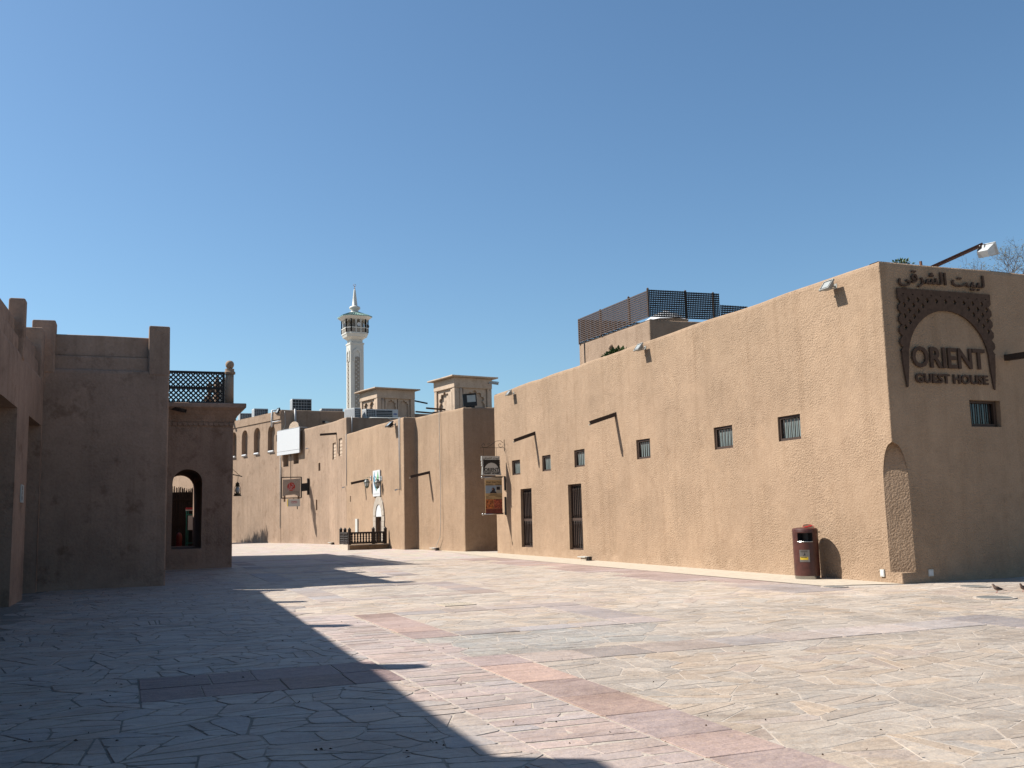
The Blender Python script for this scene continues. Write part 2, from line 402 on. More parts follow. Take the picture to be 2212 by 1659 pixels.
def clip(poly, nx, ny, c):
    """keep nx*x + ny*y <= c"""
    out = []; k = len(poly)
    for i in range(k):
        a, b = poly[i], poly[(i + 1) % k]; da = nx * a[0] + ny * a[1] - c; db = nx * b[0] + ny * b[1] - c
        if da <= 0: out.append(a)
        if (da < 0 < db) or (db < 0 < da):
            t = da / (da - db); out.append((a[0] + (b[0] - a[0]) * t, a[1] + (b[1] - a[1]) * t))
    return out
def area(p): return abs(sum(p[i][0] * p[(i + 1) % len(p)][1] - p[(i + 1) % len(p)][0] * p[i][1] for i in range(len(p)))) / 2 if len(p) > 2 else 0
def shrink(poly, g):
    if len(poly) < 3: return []
    s = sum(poly[i][0] * poly[(i + 1) % len(poly)][1] - poly[(i + 1) % len(poly)][0] * poly[i][1] for i in range(len(poly)))
    if s < 0: poly = poly[::-1]
    out = list(poly)
    for i in range(len(poly)):
        a, b = poly[i], poly[(i + 1) % len(poly)]; dx, dy = b[0] - a[0], b[1] - a[1]; l = hypot(dx, dy)
        if l < 1e-5: continue
        nx, ny = dy / l, -dx / l; out = clip(out, nx, ny, nx * a[0] + ny * a[1] - g * random.uniform(.5, 1.6))
        if len(out) < 3: return []
    return out
def nick(poly, f=.1):
    out = []; k = len(poly)
    for i in range(k):
        p, a, q = poly[i - 1], poly[i], poly[(i + 1) % k]
        fa = f * random.uniform(.5, 1.5); out.append((a[0] + (p[0] - a[0]) * fa, a[1] + (p[1] - a[1]) * fa)); out.append((a[0] + (q[0] - a[0]) * fa, a[1] + (q[1] - a[1]) * fa))
    return out
def subtract(polys, r):
    x0, y0, x1, y1 = r; out = []
    for p in polys:
        bx = [q[0] for q in p]; by = [q[1] for q in p]
        if max(bx) <= x0 or min(bx) >= x1 or max(by) <= y0 or min(by) >= y1: out.append(p); continue
        a = clip(p, 1, 0, x0); rest = clip(p, -1, 0, -x0)
        b = clip(rest, -1, 0, -x1) if rest else []; rest = clip(rest, 1, 0, x1) if rest else []
        c = clip(rest, 0, 1, y0) if rest else []; rest = clip(rest, 0, -1, -y0) if rest else []
        d = clip(rest, 0, -1, -y1) if rest else []
        out += [q for q in (a, b, c, d) if area(q) > .004]
    return out
FR = [(3.36, 25.5, 7.25, 29.7), (3.36, 18.6, 7.0, 22.5), (3.37, 12.25, 7.05, 15.75), (3.66, 32.8, 7.4, 39.2)]
SLABR = []     # x0, y0, x1, y1, along, pieces, tone
TRED, PUR, GRY, DRK = (.375, .285, .262), (.35, .30, .285), (.39, .34, .318), (.20, .135, .125)
for i, (x0, y0, x1, y1) in enumerate(FR):
    SLABR += [(x0, y0, x0 + .62, y1, 'y', 5, [TRED if i == 2 else GRY, PUR][i == 3]), (x1 - .68, y0, x1, y1, 'y', 5, PUR),
              (x0 + .63, y1 - .5, x1 - .69, y1, 'x', 3, PUR if i != 2 else GRY), (x0 + .63, y0, x1 - .69, y0 + .48, 'x', 3, GRY)]
SLABR += [(3.33, 1.2, 3.93, 10.33, 'y', 11, TRED), (3.94, 9.62, 10.0, 10.33, 'x', 8, GRY), (10.02, 1.2, 10.82, 10.5, 'y', 9, PUR),
          (.16, 9.95, 2.48, 10.6, 'x', 4, DRK), (.16, 9.25, 2.48, 9.93, 'x', 4, DRK)]
for y0, y1, xi in ((14.9, 17.4, 11.1), (17.4, 18.7, 11.65), (18.7, 21.65, 10.87), (21.65, 23.1, 11.5), (23.1, 25.9, 10.9), (25.9, 27.4, 11.5), (27.4, 30.4, 10.9), (30.4, 32, 11.5), (32, 34, 10.9)):
    SLABR.append((xi, y0, 12.4, y1, 'y', max(2, int((y1 - y0) / .7)), TRED if y0 > 15 else PUR))
def jit(c, v):
    k = random.gauss(1, v); w = random.gauss(0, v * .35); return (max(.03, c[0] * k * (1 + w)), max(.03, c[1] * k), max(.03, c[2] * k * (1 - w)))
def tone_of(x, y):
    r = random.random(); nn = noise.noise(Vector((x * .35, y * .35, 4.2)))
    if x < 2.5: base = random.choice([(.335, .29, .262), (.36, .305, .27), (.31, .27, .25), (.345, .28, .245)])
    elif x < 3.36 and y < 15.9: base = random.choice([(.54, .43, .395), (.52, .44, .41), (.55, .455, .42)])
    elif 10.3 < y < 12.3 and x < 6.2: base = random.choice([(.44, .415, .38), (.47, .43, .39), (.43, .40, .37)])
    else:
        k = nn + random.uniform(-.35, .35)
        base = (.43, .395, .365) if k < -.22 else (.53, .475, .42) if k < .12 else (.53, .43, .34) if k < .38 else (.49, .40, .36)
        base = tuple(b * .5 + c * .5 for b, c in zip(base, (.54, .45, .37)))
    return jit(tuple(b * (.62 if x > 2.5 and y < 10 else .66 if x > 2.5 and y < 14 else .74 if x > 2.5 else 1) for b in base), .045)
ML = {}
def stone_geo(poly, h, tone, tilt=.004):
    k = len(poly); cx = sum(p[0] for p in poly) / k; cy = sum(p[1] for p in poly) / k
    tx, ty = random.uniform(-tilt, tilt), random.uniform(-tilt, tilt)
    inn = [(cx + (x - cx) * .985, cy + (y - cy) * .985) for x, y in poly]
    vs = [(x, y, -.004) for x, y in poly] + [(x, y, h - .003 + tx * (x - cx) + ty * (y - cy)) for x, y in poly] + [(x, y, h + tx * (x - cx) + ty * (y - cy)) for x, y in inn]
    fs = [tuple(range(2 * k, 3 * k))] + [(i + o, (i + 1) % k + o, (i + 1) % k + k + o, i + k + o) for o in (0, k) for i in range(k)]
    return vs, fs, (cx, cy), tone
stones = []
# wild voronoi cells split into shards
CELL = .44; X0, X1, Y0, Y1 = -2, 22, 1.5, 34
sites = {}
def site(i, j):
    if (i, j) not in sites:
        rr = random.Random(i * 7919 + j * 104729); sites[i, j] = None if rr.random() < .24 else ((i + .5 + rr.uniform(-.48, .48)) * CELL, (j + .5 + rr.uniform(-.48, .48)) * CELL)
    return sites[i, j]
RECTS = [s[:4] for s in SLABR] + [(2.5, 1, 3.32, 15.9), (12.42, 15.3, 30, 60)]
HOLES_ = [(5.05, 16.28, 5.6, 16.8)]
for j in range(int(Y0 / CELL), int(Y1 / CELL)):
    for i in range(int(X0 / CELL), int(X1 / CELL)):
        c = site(i, j)
        if c is None: continue
        uu, vv = uv_of((*c, 0))
        if not (-420 < uu < 2700) or vv > 2100 or vv < 0: continue
        p = [(c[0] - 2, c[1] - 2), (c[0] + 2, c[1] - 2), (c[0] + 2, c[1] + 2), (c[0] - 2, c[1] + 2)]
        for a in range(-3, 4):
            for b in range(-3, 4):
                if (a or b) and site(i + a, j + b):
                    q = site(i + a, j + b); nx, ny = q[0] - c[0], q[1] - c[1]
                    p = clip(p, nx, ny, (q[0] ** 2 + q[1] ** 2 - c[0] ** 2 - c[1] ** 2) / 2)
        ps = [p]
        for _ in range(3):
            nps = []
            for q in ps:
                ar = area(q)
                if ar > .16 and random.random() < .75 or ar > .09 and random.random() < .4:
                    k = len(q); cx = sum(v[0] for v in q) / k + random.uniform(-.05, .05); cy = sum(v[1] for v in q) / k + random.uniform(-.05, .05)
                    th = random.choice([pi / 2, pi / 2, 0, random.uniform(0, pi)]) + random.uniform(-.45, .45); nx, ny = cos(th), sin(th); cc = nx * cx + ny * cy
                    nps += [clip(q, nx, ny, cc), clip(q, -nx, -ny, -cc)]
                else: nps.append(q)
            ps = nps
        for r in RECTS + HOLES_: ps = subtract(ps, r)
        for q in ps:
            q = shrink(q, .0075 if c[0] < 2.5 else .0045)
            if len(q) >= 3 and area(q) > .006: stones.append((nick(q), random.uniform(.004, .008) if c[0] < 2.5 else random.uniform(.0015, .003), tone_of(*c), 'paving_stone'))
# pinkish strip laid in rough courses
y = 1.2
while y < 15.8:
    h = random.uniform(.13, .27); sk = random.uniform(-.05, .05); cuts = sorted([2.5] + [random.uniform(2.75, 3.1)] * (random.random() < .75) + [3.32])
    for a, b in zip(cuts, cuts[1:]):
        ja, jb = random.uniform(-.05, .05), random.uniform(-.05, .05)
        q = [(a + (ja if a > 2.6 else 0), y + sk), (b + (jb if b < 3.2 else 0), y), (b - (jb if b < 3.2 else 0), y + h - .01), (a - (ja if a > 2.6 else 0), y + h + sk - .01)]
        q = shrink(q, .004)
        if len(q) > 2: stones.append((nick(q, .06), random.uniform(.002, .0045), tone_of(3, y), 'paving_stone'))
    y += h
for x0, y0, x1, y1, ax, k, tn in SLABR:
    n_ = k; cuts = [0] + sorted((i + random.uniform(-.22, .22)) / n_ for i in range(1, n_)) + [1]
    for a, b in zip(cuts, cuts[1:]):
        q = [(x0, y0 + (y1 - y0) * a), (x1, y0 + (y1 - y0) * a), (x1, y0 + (y1 - y0) * b), (x0, y0 + (y1 - y0) * b)] if ax == 'y' else [(x0 + (x1 - x0) * a, y0), (x0 + (x1 - x0) * b, y0), (x0 + (x1 - x0) * b, y1), (x0 + (x1 - x0) * a, y1)]
        q = shrink(q, .006)
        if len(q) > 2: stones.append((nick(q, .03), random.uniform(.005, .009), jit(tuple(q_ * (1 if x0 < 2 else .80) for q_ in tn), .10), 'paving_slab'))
def colored(name, geos, mat, parent, **kw):
    me = bpy.data.meshes.new(name); V, F, T = [], [], []
    for vs, fs, c, t in geos:
        o = len(V); V += vs; F += [tuple(i + o for i in f) for f in fs]; T += [t] * len(vs)
    me.from_pydata(V, [], F); at = me.color_attributes.new('tone', 'FLOAT_COLOR', 'POINT'); at.data.foreach_set('color', [x for t in T for x in (*t, 1)])
    me.materials.append(mat); o = bpy.data.objects.new(name, me); COL.objects.link(o); o.parent = parent
    for k, v in kw.items(): o[k] = v
    return o
def vis(s):
    c = (sum(p[0] for p in s[0]) / len(s[0]), sum(p[1] for p in s[0]) / len(s[0])); u, v = uv_of((*c, 0)); d = hypot(*c)
    return area(s[0]) / d ** 3 if 0 <= u <= 2212 and v < 1659 else 0
for kind in ('paving_stone', 'paving_slab'):
    S = sorted([s for s in stones if s[3] == kind], key=vis, reverse=True)
    for s in S[:300]: colored(kind, [stone_geo(*s[:3])], STONE, ground)
    if S[300:]: colored('crazy_paving' if kind == 'paving_stone' else 'slab_paving', [stone_geo(*s[:3]) for s in S[300:]], STONE, ground, kind='stuff')
# drain grate
g = thing('drain_grate', 'rectangular slotted drain grate set in the sunlit paving', 'drain', (5.3, 16.55, 0))
f = MB().box((5.04, 16.28, -.01), (5.6, 16.31, .014)).box((5.04, 16.77, -.01), (5.6, 16.8, .014)).box((5.04, 16.31, -.01), (5.07, 16.77, .014)).box((5.57, 16.31, -.01), (5.6, 16.77, .014)).box((5.07, 16.525, -.01), (5.57, 16.545, .013))
obj('frame', f, CONC, g); obj('pit', MB().box((5.07, 16.31, -.01), (5.57, 16.77, .002)), VOID, g)
b0 = obj('bar', MB().box((5.085, 16.31, .0), (5.115, 16.77, .012)), CONC, g)
for k in range(1, 9): dup(b0, loc=Vector(b0.location) + Vector((.054 * k, 0, 0)), parent=g)
for (x, y, r, l) in ((12.45, 15.55, .2, 'round manhole cover in the red paving band beside the litter bin'), (14.3, 14.02, .23, 'round manhole cover at the foot of the shaded wall'), (12.85, 12.2, .27, 'largest round manhole cover, out in the paving behind the doves')):
    t = thing('manhole_cover', l, 'manhole cover', (x, y, 0), 'round manhole covers')
    obj('rim', MB().lathe([(r + .05, .0), (r + .05, .018), (r, .019), (r, .005)], 24, (x, y, 0)), MORTAR, t)
    obj('lid', MB().lathe([(r - .01, .0), (r - .01, .015), (.02, .017)], 24, (x, y, 0)), flat('cover_steel', (.22, .22, .21), .6) if 'cover_steel' not in MATS else MATS['cover_steel'], t)
# dry leaves and bits
lm = MB(); rr = random.Random(3)
for k in range(90):
    if k < 60: u, v = rr.uniform(0, 1000), rr.uniform(1340, 1650)
    else: u, v = rr.uniform(900, 2200), rr.uniform(1380, 1650)
    p = gpt(u, v)
    if p.x < -1.9: continue
    a = rr.uniform(0, 6.28); l = rr.uniform(.005, .018); w = l * rr.uniform(.3, .6); z = .02
    lm.add([p + Vector((cos(a) * l, sin(a) * l, z)), p + Vector((-sin(a) * w, cos(a) * w, z + .012)), p + Vector((-cos(a) * l, -sin(a) * l, z + .004)), p + Vector((sin(a) * w, -cos(a) * w, z))], [(0, 1, 2, 3)])
single('leaf_litter', lm, flat('dead_leaf', (.10, .055, .03), .9), 'tiny dead leaves and crumbs scattered over the paving', 'leaf litter', (0, 8, 0), kind='stuff')

# ================================================================== GUEST HOUSE (right)
GX, GY = 13.85, 15.3; CA, CB = .31, .34
gh = thing('guest_house', 'long roughcast guest house with barred windows and a chamfered street corner', 'building', (GX, GY, 0))
smallw = [(35.32, .83), (32.38, .76), (29.6, .81), (25.28, .8), (21.15, .82), (18.49, .82)]
h0 = [(37.6 - y - w / 2, 37.6 - y + w / 2, 3.0, 3.56, .30) for y, w in smallw] + [(37.6 - 34.94, 37.6 - 33.83, .30, 2.45, .34), (37.6 - 30.6, 37.6 - 29.53, .30, 2.46, .34)] + [(37.6 - GY - CA, 37.6 - GY, .22, 2.72, 0)]
h1 = [(15.88 - GX, 16.70 - GX, 3.04, 3.58, .3), (0, CB, .22, 2.72, 0)]
gp_ = [(GX, 37.6), (GX, GY), (30, GY), (30, 37.6)]
wall = shell(gp_, [6.36, 6.32, 6.32, 6.35], holes={0: h0, 1: h1}, arcgap={1: (.22, 2.72)}, r=.028, par=.5)
obj('wall', wall, ROUGH, gh); obj('roof', roof(gp_, 5.75), ROOFM, gh)
cm = MB(); K = 14; Wc, Sc = [], []
for k in range(K + 1):
    t = k / K; z = 1.92 + .8 * t; fz = sqrt(max(0, 1 - t ** 2.2)); Wc.append((fz, z))
nvx, nvy = CA, CB; nl = hypot(nvx, nvy); nvx /= nl; nvy /= nl; dd = CA * CB / nl
Wp = [Vector((GX, GY + CA * f, z)) for f, z in Wc]; Sp = [Vector((GX + CB * f, GY, z)) for f, z in Wc]
Wq = [p + Vector((nvx, nvy, 0)) * dd * (1 - f) for p, (f, z) in zip(Wp, Wc)]; Sq = [p + Vector((nvx, nvy, 0)) * dd * (1 - f) for p, (f, z) in zip(Sp, Wc)]
A0 = .014
for k in range(K):
    a, b = Wp[k], Wp[k + 1]; cm.add([wob(q, A0) for q in ((GX, GY + CA, a.z), a, b, (GX, GY + CA, b.z))], [(0, 1, 2, 3)])
    a2, b2 = Sp[k], Sp[k + 1]; cm.add([wob(q, A0) for q in (a2, (GX + CB, GY, a2.z), (GX + CB, GY, b2.z), b2)], [(0, 1, 2, 3)])
    cm.add([wob(q, A0) for q in (a, Wq[k], Wq[k + 1], b)], [(0, 1, 2, 3)]); cm.add([wob(q, A0) for q in (a2, b2, Sq[k + 1], Sq[k])], [(0, 1, 2, 3)])
    cm.add([wob(q, A0) for q in (Wq[k], Sq[k], Sq[k + 1], Wq[k + 1])], [(0, 1, 2, 3)])
cm.add([wob(q, A0) for q in (Wp[-1], Wq[-1], Sq[-1], Sp[-1])], [(0, 1, 2, 3)])
for a, b in ((.22, .8), (.8, 1.4), (1.4, 1.92)): cm.add([wob(q, A0) for q in ((GX, GY + CA, a), (GX + CB, GY, a), (GX + CB, GY, b), (GX, GY + CA, b))], [(0, 1, 2, 3)])
cm.add([wob(q, A0) for q in ((GX, GY, .22), (GX + CB, GY, .22), (GX, GY + CA, .22))], [(0, 1, 2)])
obj('chamfered_corner', cm, ROUGH, gh)

def window(parent, mp, w, h, nb, rails, pane, rb=.011, fr=.06, at=(0, 0, 0), name='window'):
    """mp(along, outward, up) -> scene; frame, pane and bars"""
    def bx(mb, a, b):
        c = [Vector(mp(x, y, z)) for z in (a[2], b[2]) for x, y in ((a[0], a[1]), (b[0], a[1]), (b[0], b[1]), (a[0], b[1]))]
        return mb.add(c, [(0, 3, 2, 1), (4, 5, 6, 7), (0, 1, 5, 4), (1, 2, 6, 5), (2, 3, 7, 6), (3, 0, 4, 7)])
    f = MB(); e = .012
    bx(f, (-e, -.03, -e), (fr, .03, h + e)); bx(f, (w - fr, -.03, -e), (w + e, .03, h + e)); bx(f, (fr, -.03, -e), (w - fr, .03, fr)); bx(f, (fr, -.03, h - fr), (w - fr, .03, h + e))
    for rl in rails: bx(f, (fr, -.026, rl - .045), (w - fr, .026, rl + .045))
    wn = obj(name, f, BROWN, parent, at=mp(0, 0, 0))
    obj('pane', bx(MB(), (fr - .005, -.05, fr - .005), (w - fr + .005, -.036, h - fr + .005)), pane, wn)
    lv = [fr] + sum([[r - .045, r + .045] for r in rails], []) + [h - fr]
    for k in range(nb):
        x = fr + (w - 2 * fr) * (k + .75) / (nb + .5)
        for a, b in zip(lv[::2], lv[1::2]):
            pts = [mp(x, 0, a), mp(x, 0, a + .07), mp(x, 0, a + .1), mp(x, 0, a + .14), mp(x, 0, b - .14), mp(x, 0, b - .1), mp(x, 0, b - .07), mp(x, 0, b)] if len(rails) else [mp(x, 0, a), mp(x, 0, b)]
            rr_ = [rb, rb * .7, rb * 1.3, rb, rb, rb * 1.3, rb * .7, rb] if len(rails) else rb
            obj('bar', MB().tube(pts, rr_, 8), BROWN, wn, smooth=True)
    return wn
for y, w in smallw: window(gh, lambda a, o, z, y=y, w=w: (GX + .075 - o, y + w / 2 - a, 3.0 + z), w, .56, 5, [], CURTN)
for yh, yl in ((34.94, 33.83), (30.6, 29.53)): window(gh, lambda a, o, z, yh=yh: (GX + .13 - o, yh - a, .30 + z), yh - yl, 2.15, 6, [1.0], DARKG, rb=.024)
window(gh, lambda a, o, z: (15.88 + a, GY + .13 - o, 3.04 + z), .8, .54, 5, [], DARKG)
def spout(parent, p, out, side=(0, .13, 0), drop=.25, w=.11, tip=True):
    p = Vector(p); q = p + Vector(out) + Vector(side) - Vector((0, 0, drop)); d = (q - p).normalized(); mb = MB()
    p0 = p - d * .1
    r = d.cross(Vector((0, 0, 1))).normalized() * w / 2; u = Vector((0, 0, 1)) * .09
    mb.bar(p0, q, w, .02); mb.bar(p0 + r + u * .6, q + r + u * .5, .02, .12); mb.bar(p0 - r + u * .6, q - r + u * .5, .02, .12)
    o = obj('water_spout', mb, BEAM, parent, at=p)
    if tip: obj('spout_tip', MB().bar(q - d * .002, q + d * .05, w * .8, .05), CONC, o)
    return o
spout(gh, (GX, 33.38, 4.37), (-.75, 0, 0)); spout(gh, (GX, 26.91, 4.40), (-.8, 0, 0)); spout(gh, (17.0, GY, 4.42), (0, -.9, 0), (0, 0, 0), .02, .12, False)

# rooftop room with its planters
rm = [(16.0, 33.9), (16.0, 28.4), (21.5, 28.4), (21.5, 33.9)]
obj('rooftop_room', shell(rm, [7.93, 7.8, 7.8, 7.95], 5.5, par=.2, amp=.01), SMOOTH, gh)
obj('wall_joint', MB().bar((15.985, 33.4, 6.1), (15.985, 33.4, 7.85), .02, .03), BLACK, gh)
obj('wall_vent', MB().lathe([(.03, 0), (.09, .03), (.10, .12), (.07, .18), (.02, .2)], 10, (15.97, 31.2, 7.22)), SMOOTH, gh, smooth=True)
ls = thing('lattice_screen', 'weathered square timber lattice screen round the rooftop room', 'screen', (16, 28.4, 7.85))
def lattice_bay(P, Q, za, zb, out, dz=.072, dx=.066, bw=.032):
    P = Vector(P); Q = Vector(Q); d = (Q - P); Ln = d.length; d.normalize(); o = Vector(out); mb = MB()
    def zz(s, f): return za[0] + (za[1] - za[0]) * s / Ln + f
    H = zb
    k = 0
    while k * dz <= H:
        mb.bar(P + o * .02 + Vector((0, 0, zz(0, k * dz))), Q + o * .02 + Vector((0, 0, zz(Ln, k * dz))), .016, bw * 1.35); k += 1
    s = dx / 2
    while s < Ln: mb.bar(P + d * s + Vector((0, 0, zz(s, 0))), P + d * s + Vector((0, 0, zz(s, H))), bw, .014, upv=o); s += dx
    return mb
yb = [28.4, 29.75, 31.95, 33.8]
for a, b in zip(yb, yb[1:]):
    za = 7.86 + (a - 28.4) * .015, 7.86 + (b - 28.4) * .015
    obj('lattice_panel', lattice_bay((15.97, a, 0), (15.97, b, 0), za, .9, (-1, 0, 0), bw=.025), LATW, ls, kind='stuff')
for a, b in ((16.0, 17.4), (17.4, 18.7)): obj('lattice_panel', lattice_bay((a, 28.36, 0), (b, 28.36, 0), (7.88, 7.9), .9, (0, -1, 0)), BLACKW, ls, kind='stuff')
obj('lattice_panel', lattice_bay((18.75, 28.4, 0), (19.85, 28.4, 0), (7.8, 7.8), .62, (0, -1, 0)), BLACKW, ls, kind='stuff')
obj('lattice_panel', lattice_bay((16.05, 33.8, 0), (21.4, 33.8, 0), (7.93, 7.95), .9, (0, 1, 0)), LATW, ls, kind='stuff')
for x, y in [(15.98, y) for y in yb] + [(17.4, 28.38), (18.5, 28.4), (21.45, 33.8)]:
    obj('post', MB().bar((x, y, 7.86), (x, y, 8.80), .06).lathe([(.04, 8.80), (.045, 8.82), (.0, 8.86)], 6, (x, y, 0)), LATW, ls)
cn = thing('sunshade', 'white cloth sunshade seen through the rooftop lattice', 'sunshade', (17.6, 31.2, 7.8))
obj('canopy', MB().lathe([(.85, 8.2), (.83, 8.21), (.45, 8.45), (.02, 8.62)], 8, (17.9, 30.6, 0)), BOARD, cn); obj('pole', MB().tube([(17.9, 30.6, 5.75), (17.9, 30.6, 8.6)], .025), WHITE, cn)
def leafy(name, label, c, r, n_, mat, size=.09, stem=None):
    t = thing(name, label, 'plant', c); c = Vector(c); mb = MB(); rr = random.Random(int(c.x * 77))
    for k in range(n_):
        d = Vector((rr.gauss(0, 1), rr.gauss(0, 1), abs(rr.gauss(0, 1)))).normalized(); p = c + Vector((d.x * r[0], d.y * r[1], d.z * r[2])) * rr.uniform(.3, 1)
        a = d.orthogonal().normalized(); a.rotate(Matrix.Rotation(rr.uniform(0, 6.3), 3, d)); b_ = d.cross(a); l = size * rr.uniform(.6, 1.3)
        mb.add([p, p + a * l * .22 + d * l * .5, p + d * l + b_ * .02, p - a * l * .22 + d * l * .5], [(0, 1, 2, 3)])
    obj('foliage', mb, mat, t, kind='stuff')
    st = MB()
    for k in range(7):
        a = k * .9; st.tube([c - Vector((0, 0, .5)), c + Vector((cos(a) * r[0] * .5, sin(a) * r[1] * .5, r[2] * .5))], .006, 5)
    obj('stem', st, TWIG, t); return t
leafy('potted_plant', 'green leafy plant showing above the parapet below the rooftop lattice', (14.9, 28.75, 6.55), (.22, .95, .22), 380, LEAF, .14)
leafy('rooftop_plant', 'bright green plant peeping over the guest house parapet above the big sign', (15.15, 16.1, 6.52), (.24, .2, .10), 110, LEAF, .07)

# wall lamps of the guest house
def floodlight(loc, label, group, body=LAMPB, aim=0, tilt=.65, s=.88, shade=True):
    t = thing('floodlight', label, 'floodlight', loc, group); R = Matrix.Rotation(tilt, 4, 'Y')
    B = Matrix.Translation(Vector(loc)) ; Z = Matrix.Rotation(aim, 4, 'Z')
    T = B @ Z @ Matrix.Translation((-.24 * s, 0, 0)) @ R @ Matrix.Scale(s, 4)
    h = MB(); w1, w2 = .16, .11
    vs = [T @ Vector(p) for p in ((-.03, -w1, -.13), (-.03, w1, -.13), (-.03, w1, .13), (-.03, -w1, .13), (.09, -w2, -.07), (.09, w2, -.07), (.09, w2, .07), (.09, -w2, .07))]
    h.add(vs, [(0, 1, 2, 3), (7, 6, 5, 4), (0, 4, 5, 1), (1, 5, 6, 2), (2, 6, 7, 3), (3, 7, 4, 0)]); h.box((-.045, -.175, .125), (.0, .175, .145), T); h.box((-.045, -.175, -.145), (.0, .175, -.125), T); h.box((-.045, -.175, -.125), (0, -.155, .125), T); h.box((-.045, .155, -.125), (0, .175, .125), T)
    obj('housing', h, body, t)
    obj('lamp_gasket', MB().box((-.036, -.15, -.12), (-.031, .15, .12), T), BLACK, t)
    obj('glass', MB().box((-.041, -.12, -.095), (-.037, .12, .095), T), LAMPG, t)
    T2 = B @ Z @ Matrix.Scale(s, 4); br = MB().box((-.01, -.06, -.06), (.03, .06, .06), T2)
    br.bar(T2 @ Vector((0, 0, 0)), T2 @ Vector((-.16, 0, -.02)), .03 * s, .03 * s); br.bar(T @ Vector((.05, -.15, 0)), T @ Vector((.13, -.15, 0)), .02 * s); br.bar(T @ Vector((.05, .15, 0)), T @ Vector((.13, .15, 0)), .02 * s); br.bar(T @ Vector((.13, -.15, 0)), T @ Vector((.13, .15, 0)), .02 * s)
    obj('bracket', br, body, t); return t
floodlight((GX, 35.35, 6.14), 'white floodlight high on the guest house wall above the small hanging sign', 'white wall floodlights')
floodlight((GX, 24.9, 6.17), 'white floodlight on the guest house parapet below the rooftop lattice', 'white wall floodlights')
floodlight((GX, 16.62, 6.10), 'white floodlight close to the sharp street corner of the guest house', 'white wall floodlights')
# rusty arm with a floodlight leaning out over the parapet
t = thing('rooftop_floodlight', 'floodlight hanging off a long rusty steel arm above the arched sign', 'floodlight', (15.5, 15.7, 6.3))
a, b = Vector((15.5, 15.75, 6.33)), Vector((16.86, 15.48, 6.92))
obj('arm', MB().bar(a, b, .07, .035).bar(a + Vector((0, .03, .03)), b + Vector((0, .03, .03)), .012, .07), RUST, t)
T = Matrix.Translation((16.80, 15.42, 6.74)) @ Matrix.Rotation(radians(200), 4, 'Z') @ Matrix.Rotation(radians(28), 4, 'Y')
h = MB(); vs = [T @ Vector(p) for p in ((-.16, -.17, -.12), (-.16, .17, -.12), (-.16, .17, .12), (-.16, -.17, .12), (.12, -.11, -.07), (.12, .11, -.07), (.12, .11, .07), (.12, -.11, .07))]
h.add(vs, [(0, 1, 2, 3), (7, 6, 5, 4), (0, 4, 5, 1), (1, 5, 6, 2), (2, 6, 7, 3), (3, 7, 4, 0)]).box((-.18, -.2, -.14), (-.14, .2, .14), T)
obj('housing', h, WHITE, t); obj('glass', MB().box((-.19, -.16, -.11), (-.181, .16, .11), T), LAMPG, t); obj('bracket', MB().bar((16.80, 15.45, 6.90), (16.72, 15.4, 6.74), .04, .02).bar((16.75, 15.5, 6.90), (16.92, 15.46, 6.84), .02), WHITE, t)
single('roof_stub', MB().bar((15.23, 15.6, 6.2), (15.21, 15.6, 6.48), .05, .03), RUST, 'short rusty perforated steel stub sticking up from the parapet', 'steel stub', (15.23, 15.6, 6.2))
for (p, q, l) in (((GX - .02, 15.77, .12), (GX + .02, 15.88, .26), 'small pale socket plate low on the sunlit wall beside the chamfered corner'), ((14.48, GY - .02, .12), (14.60, GY + .02, .25), 'small pale socket plate low on the shaded wall below the arched sign')):
    t = thing('socket_plate', l, 'socket', ((p[0] + q[0]) / 2, (p[1] + q[1]) / 2, p[2]), 'socket plates at the corner'); obj('plate', MB().box(p, q), PLATE, t)
    e = .02; obj('flap', MB().box((p[0] + e * (p[1] == GY - .02) - .004, p[1] + e * (p[0] == GX - .02) - .004 * (p[1] == GY - .02), p[2] + e), (q[0] - e * (p[1] == GY - .02) if p[1] == GY - .02 else p[0], q[1] - e if p[0] == GX - .02 else p[1], q[2] - e)), BOARD, t)

# ---- the big arched sign on the shaded wall
SX = 14.215
def smap(x, z, d): return (SX + x * 1.02, GY - .022 - d, 3.785 + z * 1.015)
sg = thing('arched_sign', 'big dark metal arch sign with ORIENT GUEST HOUSE letters on the shaded wall', 'sign', (15.1, GY, 3.74))
def arch_outline(k=1.0):
    Wd, Hh = 2.38, 1.97; L_ = [(0, Hh), (Wd, Hh)]; 
    for i in range(5):
        z = Hh - .28 - i * .225; L_ += [(Wd + .005 * i, z + .07), (Wd - .07 + .005 * i, z), (Wd + .005 * i, z - .07)]
    L_ += [(Wd, .72), (Wd - .02, .42), (Wd - .07, .0), (Wd - .10, .02), (Wd - .15, .42)]
    cx, cz, a, b_ = 1.19, .55, 1.03, 1.02
    for i in range(21):
        t = pi * i / 20; L_.append((cx + a * cos(t), cz + b_ * sin(t)))
    L_ += [(.15, .42), (.10, .02), (.07, 0), (.02, .42), (0, .72)]
    for i in range(4, -1, -1):
        z = Hh - .28 - i * .225; L_ += [(-.005 * i, z - .07), (.07 - .005 * i, z), (-.005 * i, z + .07)]
    return L_
def arch_holes():
    hs = []
    for r in range(8):
        z = 1.97 - .215 - r * .1125
        for c in range(-1, 22):
            x = .02 + .235 * c + (.1175 if r % 2 == 0 else 0) + .12
            if .07 < x < 2.33 and ((x - 1.19) / 1.165) ** 2 + ((z - .55) / 1.165) ** 2 > 1.0 and z > .62 and not (r % 2 == 1 and (x < .1 or x > 2.3)):
                hs.append([(x - .047, z), (x, z - .058), (x + .047, z), (x, z + .058)])
    hs += [[(x - .028, 1.865), (x + .028, 1.865), (x, 1.84)] for x in [.14 + .235 * i for i in range(10)]]
    return hs
